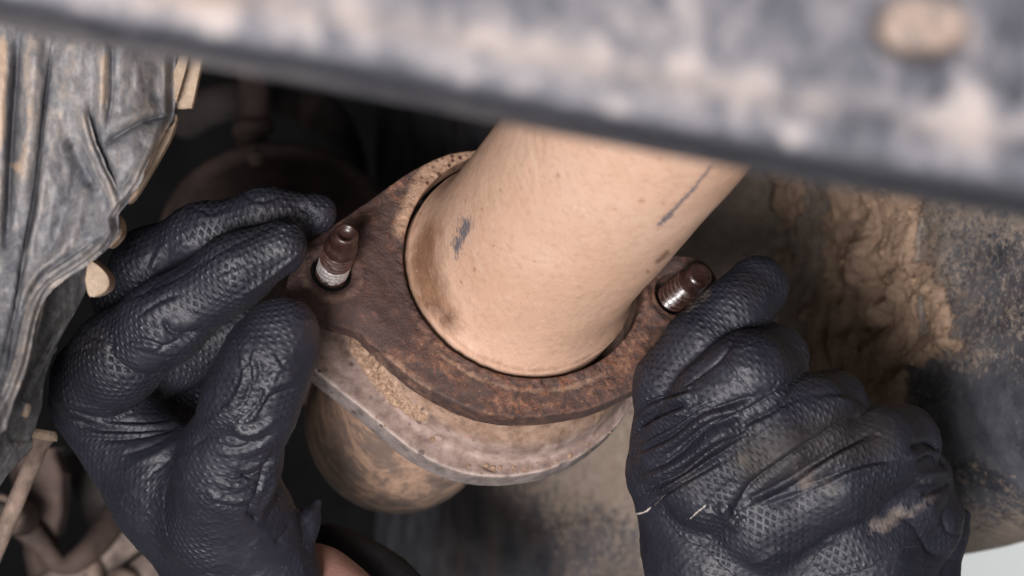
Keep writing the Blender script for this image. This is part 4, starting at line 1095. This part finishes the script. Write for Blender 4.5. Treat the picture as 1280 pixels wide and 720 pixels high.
# ------------------------------------------------------------------ splash guard on the left
GUARD_R = [(-40, 222), (30, 222), (74, 219), (136, 218), (146, 216), (175, 202), (210, 187), (241, 171), (257, 157), (269, 148), (280, 148), (292, 148), (311, 134), (333, 107), (345, 88), (355, 72), (373, 58), (409, 49), (458, 36), (500, 18), (542, 0), (600, -28), (680, -70)]
def build_guard():
    root = thing('splash_guard', P(100, 200, -0.08), 'crumpled grey dusty plastic splash guard hanging along the left edge', 'splash guard')
    nv_, nu_ = 620, 420
    py = np.linspace(-60, 680, nv_)
    ge = smooth_line(np.array(GUARD_R, float), 8)
    xr = np.interp(py, ge[:, 0], ge[:, 1])
    xl = np.full(nv_, -160.0)
    u = np.linspace(0, 1, nu_)
    PX = xl[:, None] + (xr - xl)[:, None] * u[None]; PY = np.repeat(py[:, None], nu_, 1)
    qx = PX.ravel(); qy = PY.ravel(); q = np.stack([qx, qy], -1)
    st = [([(4, 30), (0, 180), (-4, 330)], 12, 5.0), ([(24, 30), (16, 160), (6, 330)], 6, -6.0), ([(46, 30), (38, 150), (22, 260)], 13, 6.0), ([(68, 40), (56, 130), (44, 240), (26, 340), (10, 460)], 5, -6.0, 'v'),
          ([(92, 40), (86, 130)], 20, 3.0), ([(130, 40), (127, 110), (124, 160)], 7, 4.0), ([(140, 40), (140, 120), (132, 165)], 5, -4.0, 'v'),
          ([(216, 142), (180, 152), (150, 168), (126, 186)], 6, -6.5, 'v'), ([(200, 132), (165, 146), (138, 158)], 10, 4.0), ([(216, 150), (180, 195), (150, 250)], 12, 3.5),
          ([(100, 125), (108, 165), (124, 205), (138, 236), (146, 272)], 7, 5.5), ([(112, 130), (120, 170), (134, 205), (146, 240)], 5, -6.0, 'v'), ([(88, 170), (100, 205), (122, 240)], 9, -3.5),
          ([(147, 290), (120, 318), (80, 340), (45, 380), (30, 440), (10, 520)], 11, 5.0), ([(130, 292), (95, 318), (55, 345), (28, 395), (12, 460), (-5, 520)], 6, -4.5), ([(100, 290), (70, 322), (40, 350), (18, 400)], 7, 2.5),
          ([(60, 195), (48, 260), (30, 330), (16, 400)], 8, 3.0), ([(100, 210), (80, 270), (55, 330)], 8, -2.0), ([(110, 230), (95, 280), (70, 320)], 8, 2.5), ([(36, 300), (20, 380), (0, 460)], 5, -3.5, 'v'),
          ([(190, 170), (168, 205), (150, 240)], 8, -3.0), ([(210, 155), (188, 195), (165, 240)], 5, 2.5)]
    rel = strokes(q, st)
    n1 = fbm(np.stack([qx / 60, qy / 110, 0 * qx], -1), 4, 5)
    depth = -0.080 - rel * 0.62e-3 - 0.004 * n1 + 0.012 * sstep(150, 215, qx) * sstep(260, 130, qy) - 0.00012 * (qy - 250) * sstep(250, 600, qy)
    depth += 0.006 * sstep(14, 0, (np.repeat(xr[:, None], nu_, 1) - PX).ravel())
    X = P(qx, qy, depth)
    dust = strokes(q, [([(3, 30), (2, 100), (-2, 200)], 10, 0.95), ([(131, 60), (130, 110), (128, 140)], 8, 0.75), ([(40, 90), (36, 150), (24, 240)], 9, 0.6), ([(180, 70), (205, 90)], 20, 0.35), ([(216, 142), (196, 190), (166, 246), (152, 262)], 5, 0.9),
                       ([(100, 260), (80, 300)], 10, 0.4), ([(10, 205), (26, 210)], 6, 0.7), ([(60, 70), (110, 80)], 14, 0.3)])
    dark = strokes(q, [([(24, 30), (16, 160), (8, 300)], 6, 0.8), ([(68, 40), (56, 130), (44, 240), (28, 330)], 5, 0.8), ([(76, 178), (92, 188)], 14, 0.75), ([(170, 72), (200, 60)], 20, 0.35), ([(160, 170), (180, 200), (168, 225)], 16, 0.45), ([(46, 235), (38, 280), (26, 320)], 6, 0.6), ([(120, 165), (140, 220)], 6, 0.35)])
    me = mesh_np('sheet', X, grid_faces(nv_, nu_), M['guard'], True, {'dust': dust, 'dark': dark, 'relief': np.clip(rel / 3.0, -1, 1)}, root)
    so = me.modifiers.new('thickness', 'SOLIDIFY'); so.thickness = 0.0025; so.offset = -1
    # darker flap folded behind the lower edge
    fl = smooth_line(np.array([(300, 120), (340, 112), (362, 108), (391, 94), (430, 72), (475, 56), (505, 53), (530, 46), (548, 39), (554, 41), (563, 38), (582, 20), (602, 4), (680, -45)], float), 6)
    py = np.linspace(300, 680, 260); xr = np.interp(py, fl[:, 0], fl[:, 1])
    xl2 = xr - 95
    u = np.linspace(0, 1, 90)
    PX = xl2[:, None] + (xr - xl2)[:, None] * u[None]; PY = np.repeat(py[:, None], 90, 1)
    qx = PX.ravel(); qy = PY.ravel(); q = np.stack([qx, qy], -1)
    depth = -0.066 + 0.0022 * fbm(np.stack([qx / 30, qy / 50, 0 * qx], -1), 4, 8) + 0.014 * np.repeat(u[None], 260, 0).ravel() - strokes(q, [([(100, 350), (60, 430), (20, 520)], 12, 0.002), ([(84, 392), (50, 450), (20, 520)], 6, -0.002)])
    z = np.zeros(len(qx))
    fo = mesh_np('flap', P(qx, qy, depth), grid_faces(260, 90), M['flap'], True, {'dust': z + strokes(q, [([(36, 502), (30, 524)], 6, 0.75)]), 'dark': z, 'relief': z}, root)
    so = fo.modifiers.new('thickness', 'SOLIDIFY'); so.thickness = 0.003; so.offset = -1
    # cream plastic tabs showing behind the sheet
    def tab(pts, d, th):
        pts = smooth_line(np.array(pts, float), 3)
        a = P(pts[:, 0], pts[:, 1], d); b = a + np.array([0, th, 0])
        c = a.mean(0)
        ins = c + (a - c) * 0.93; ins[:, 1] -= 0.0006
        n = len(pts)
        v = np.vstack([ins, a, b]); f = [tuple(range(n))]
        for r in (0, 1):
            f += [(r * n + i, (r + 1) * n + i, (r + 1) * n + (i + 1) % n, r * n + (i + 1) % n) for i in range(n)]
        f.append(tuple(range(2 * n, 3 * n))[::-1])
        o = mesh_np('clip_tab', v, f, M['tab'], False, None, root)
        return o
    tab([(216, 40), (238, 60), (254, 62), (246, 110), (241, 132), (236, 135), (216, 132), (212, 90)], -0.055, 0.004)
    tab([(232, 50), (236, 70), (226, 110), (219, 128), (217, 90)], -0.062, 0.004)
    tab([(110, 322), (124, 332), (135, 344), (137, 356), (130, 366), (112, 371), (106, 350)], -0.062, 0.012)
    tab([(136, 262), (150, 274), (152, 292), (146, 302), (134, 310), (128, 290)], -0.066, 0.010)
    tab([(206, 150), (218, 142), (221, 150), (212, 176), (190, 215), (168, 250), (160, 250), (180, 200)], -0.058, 0.004)
build_guard()

# ------------------------------------------------------------------ suspension pieces, lower left, and the dark recess
def build_left_bits():
    back = 0.09
    def PB(x, y, d): return P(x, y, d + back)
    t = thing('bump_post', P(40, 580, 0.0), 'tan round-topped post leaning behind the lower end of the splash guard', 'post')
    pa = smooth_line(np.array([P(56, 541, 0.03), P(44, 570, 0.03), P(22, 622, 0.035), P(-10, 700, 0.04)]), 6)
    tube(pa, np.interp(np.linspace(0, 1, len(pa)), [0, 0.05, 0.2, 1], [0.0026, 0.0034, 0.0026, 0.0026]), 32, 'rod', M['arm'], t)
    tube([P(57, 537, 0.026), P(55, 549, 0.026)], [0.0036, 0.0039], 32, 'rod_head', M['tab'], t)
    t = thing('suspension_arm', PB(60, 640, 0.10), 'blurred brown pressed-steel suspension arm at the lower left corner', 'suspension arm')
    # pressed arm: tapering box section
    v = []
    for (px, py, w, dd) in [(40, 560, 36, .10), (50, 592, 38, .10), (56, 640, 30, .105), (52, 690, 22, .11), (60, 740, 20, .12)]:
        for sx, sd in ((-1, 0), (-0.7, -.010), (0.7, -.010), (1, 0), (1, .02), (-1, .02)):
            v.append(PB(px + sx * w, py, dd + sd))
    f = [tuple(range(6)), tuple(range(24, 30))[::-1]]
    for i in range(4):
        f += [(i * 6 + k, i * 6 + (k + 1) % 6, (i + 1) * 6 + (k + 1) % 6, (i + 1) * 6 + k) for k in range(6)]
    o = mesh_np('arm', np.array(v), f, M['brown'], False, None, t)
    b = o.modifiers.new('bevel', 'BEVEL'); b.width = 0.002; b.segments = 3
    pa = smooth_line(np.array([PB(20, 650, .09), PB(44, 672, .09), PB(76, 706, .095), PB(110, 690, .10), PB(150, 640, .12)]), 6)
    tube(pa, np.interp(np.linspace(0, 1, len(pa)), [0, 0.5, 1], [0.0048, 0.0034, 0.0055]), 20, 'brace', M['brown'], t)
    t = thing('rubber_bushing', PB(0, 645, 0.06), 'dusty ring-shaped rubber bushing cut by the left edge near the bottom', 'bushing')
    ax = np.array([-0.25, -1, 0.15])
    lathe('ring', PB(-2, 642, 0.06), ax, [(-0.02, 0.0), (-0.02, 0.0062), (0.0, 0.0066), (0.0012, 0.0060), (0.0014, 0.0048), (0.0003, 0.0044), (-0.003, 0.0042)], M['arm'], t, 40)
    lathe('core', PB(-2, 642, 0.06), ax, [(-0.004, 0.0043), (-0.0012, 0.0040), (0.0004, 0.0030), (0.0008, 0.0018), (0.0, 0.0)], M['rubber'], t, 32)
    for k, (a, b, r) in enumerate([((60, 742), (215, 632), 0.0066), ((120, 760), (250, 668), 0.0060)]):
        t = thing('steel_tube', PB(150, 690, 0.12), ['grey dusty steel tube running diagonally behind the left wrist, upper of two', 'grey dusty steel tube running diagonally behind the left wrist, lower of two'][k], 'tube', 'steel tubes behind the left hand')
        pa = [PB(a[0] + (b[0] - a[0]) * s, a[1] + (b[1] - a[1]) * s, 0.10 + 0.03 * s) for s in np.linspace(-0.6, 1.4, 20)]
        tube(pa, r, 32, 'tube_body', M['steel'], t, True, None, 0.05, 60)
        tube(pa[8:10], r * 1.18, 32, 'clamp_ring', M['arm'], t)
    t = thing('link_bracket', PB(110, 620, 0.16), 'shadowed brown bracket with a bolt head behind the left glove', 'bracket')
    v = []
    for dd in (0.15, 0.156):
        for (px, py) in [(70, 575), (100, 562), (138, 600), (160, 660), (140, 690), (110, 660), (92, 610)]:
            v.append(PB(px, py, dd))
    n = 7
    f = [tuple(range(n)), tuple(range(n, 2 * n))[::-1]] + [(i, i + n, (i + 1) % n + n, (i + 1) % n) for i in range(n)]
    o = mesh_np('plate', np.array(v), f, M['rubber'], False, None, t)
    lathe('bolt_head', PB(130, 662, 0.150), np.array([0, -1, 0.1]), [(0, 0.0034), (0.003, 0.0034), (0.0036, 0.0028), (0.0036, 0)], M['arm'], t, 6)
build_left_bits()

def build_recess():
    t = thing('muffler_end', P(345, 300, 0.22), 'dark rusty round end of a canister in the shadow behind the left hand', 'muffler')
    c = P(345, 292, 0.21); ax = np.array([0.03, -0.80, 0.60])
    prof = [(-0.05, 0.0385), (-0.004, 0.0385), (-0.002, 0.0400), (0.001, 0.0405), (0.0025, 0.0390), (0.0015, 0.0370), (0.000, 0.0355), (0.001, 0.032), (0.003, 0.024), (0.004, 0.012), (0.004, 0.0)]
    lathe('canister', c, ax, prof, M['brown'], t, 96, None, None, 0.0004)
    hit = c + (ax / np.linalg.norm(ax)) * 0.0012
    tube([P(321, 192, 0.215), P(318, 199, 0.203)], [0.0020, 0.0026], 14, 'weld_spot', M['arm'], t)
    t = thing('hanger_rod', P(318, 130, 0.24), 'thin dusty brown rod standing above the dark canister', 'rod')
    pa = [P(312 + 6 * math.sin(s * 3), 40 + 160 * s, 0.27) for s in np.linspace(-0.3, 1.0, 16)]
    tube(pa, 0.0058, 28, 'shaft', M['brown'], t, True, None, 0.12, 70)
    tube([P(316, 150, .268), P(317, 168, .268)], [0.0075, 0.0078], 28, 'rod_sleeve', M['brown'], t)
    t = thing('rubber_hose', P(420, 150, 0.3), 'black rubber hose curving in the shadow under the beam', 'hose')
    pa = smooth_line(np.array([P(230, 150, .33), P(270, 130, .31), P(330, 120, .32), P(400, 140, .31), P(430, 190, .33), P(440, 260, .36)]), 8)
    tube(pa, 0.0075, 24, 'hose_body', M['rubber'], t)
    tube(pa[22:25], 0.0088, 24, 'hose_clamp', M['brown'], t)
    t = thing('heat_shield', P(590, 170, 0.25), 'dark curved heat shield plate hidden between the pipe and the beam', 'heat shield')
    V = []
    for i in range(24):
        for j in range(16):
            a = i / 23; b = j / 15
            V.append(P(540 + 140 * a + 20 * b * b, 60 + 170 * b, 0.27 - 0.05 * math.sin(a * 2.2) + 0.004 * math.sin(b * 18)))
    o = mesh_np('plate', np.array(V), grid_faces(24, 16), M['rubber'], True, None, t)
    so = o.modifiers.new('thickness', 'SOLIDIFY'); so.thickness = 0.0015
build_recess()
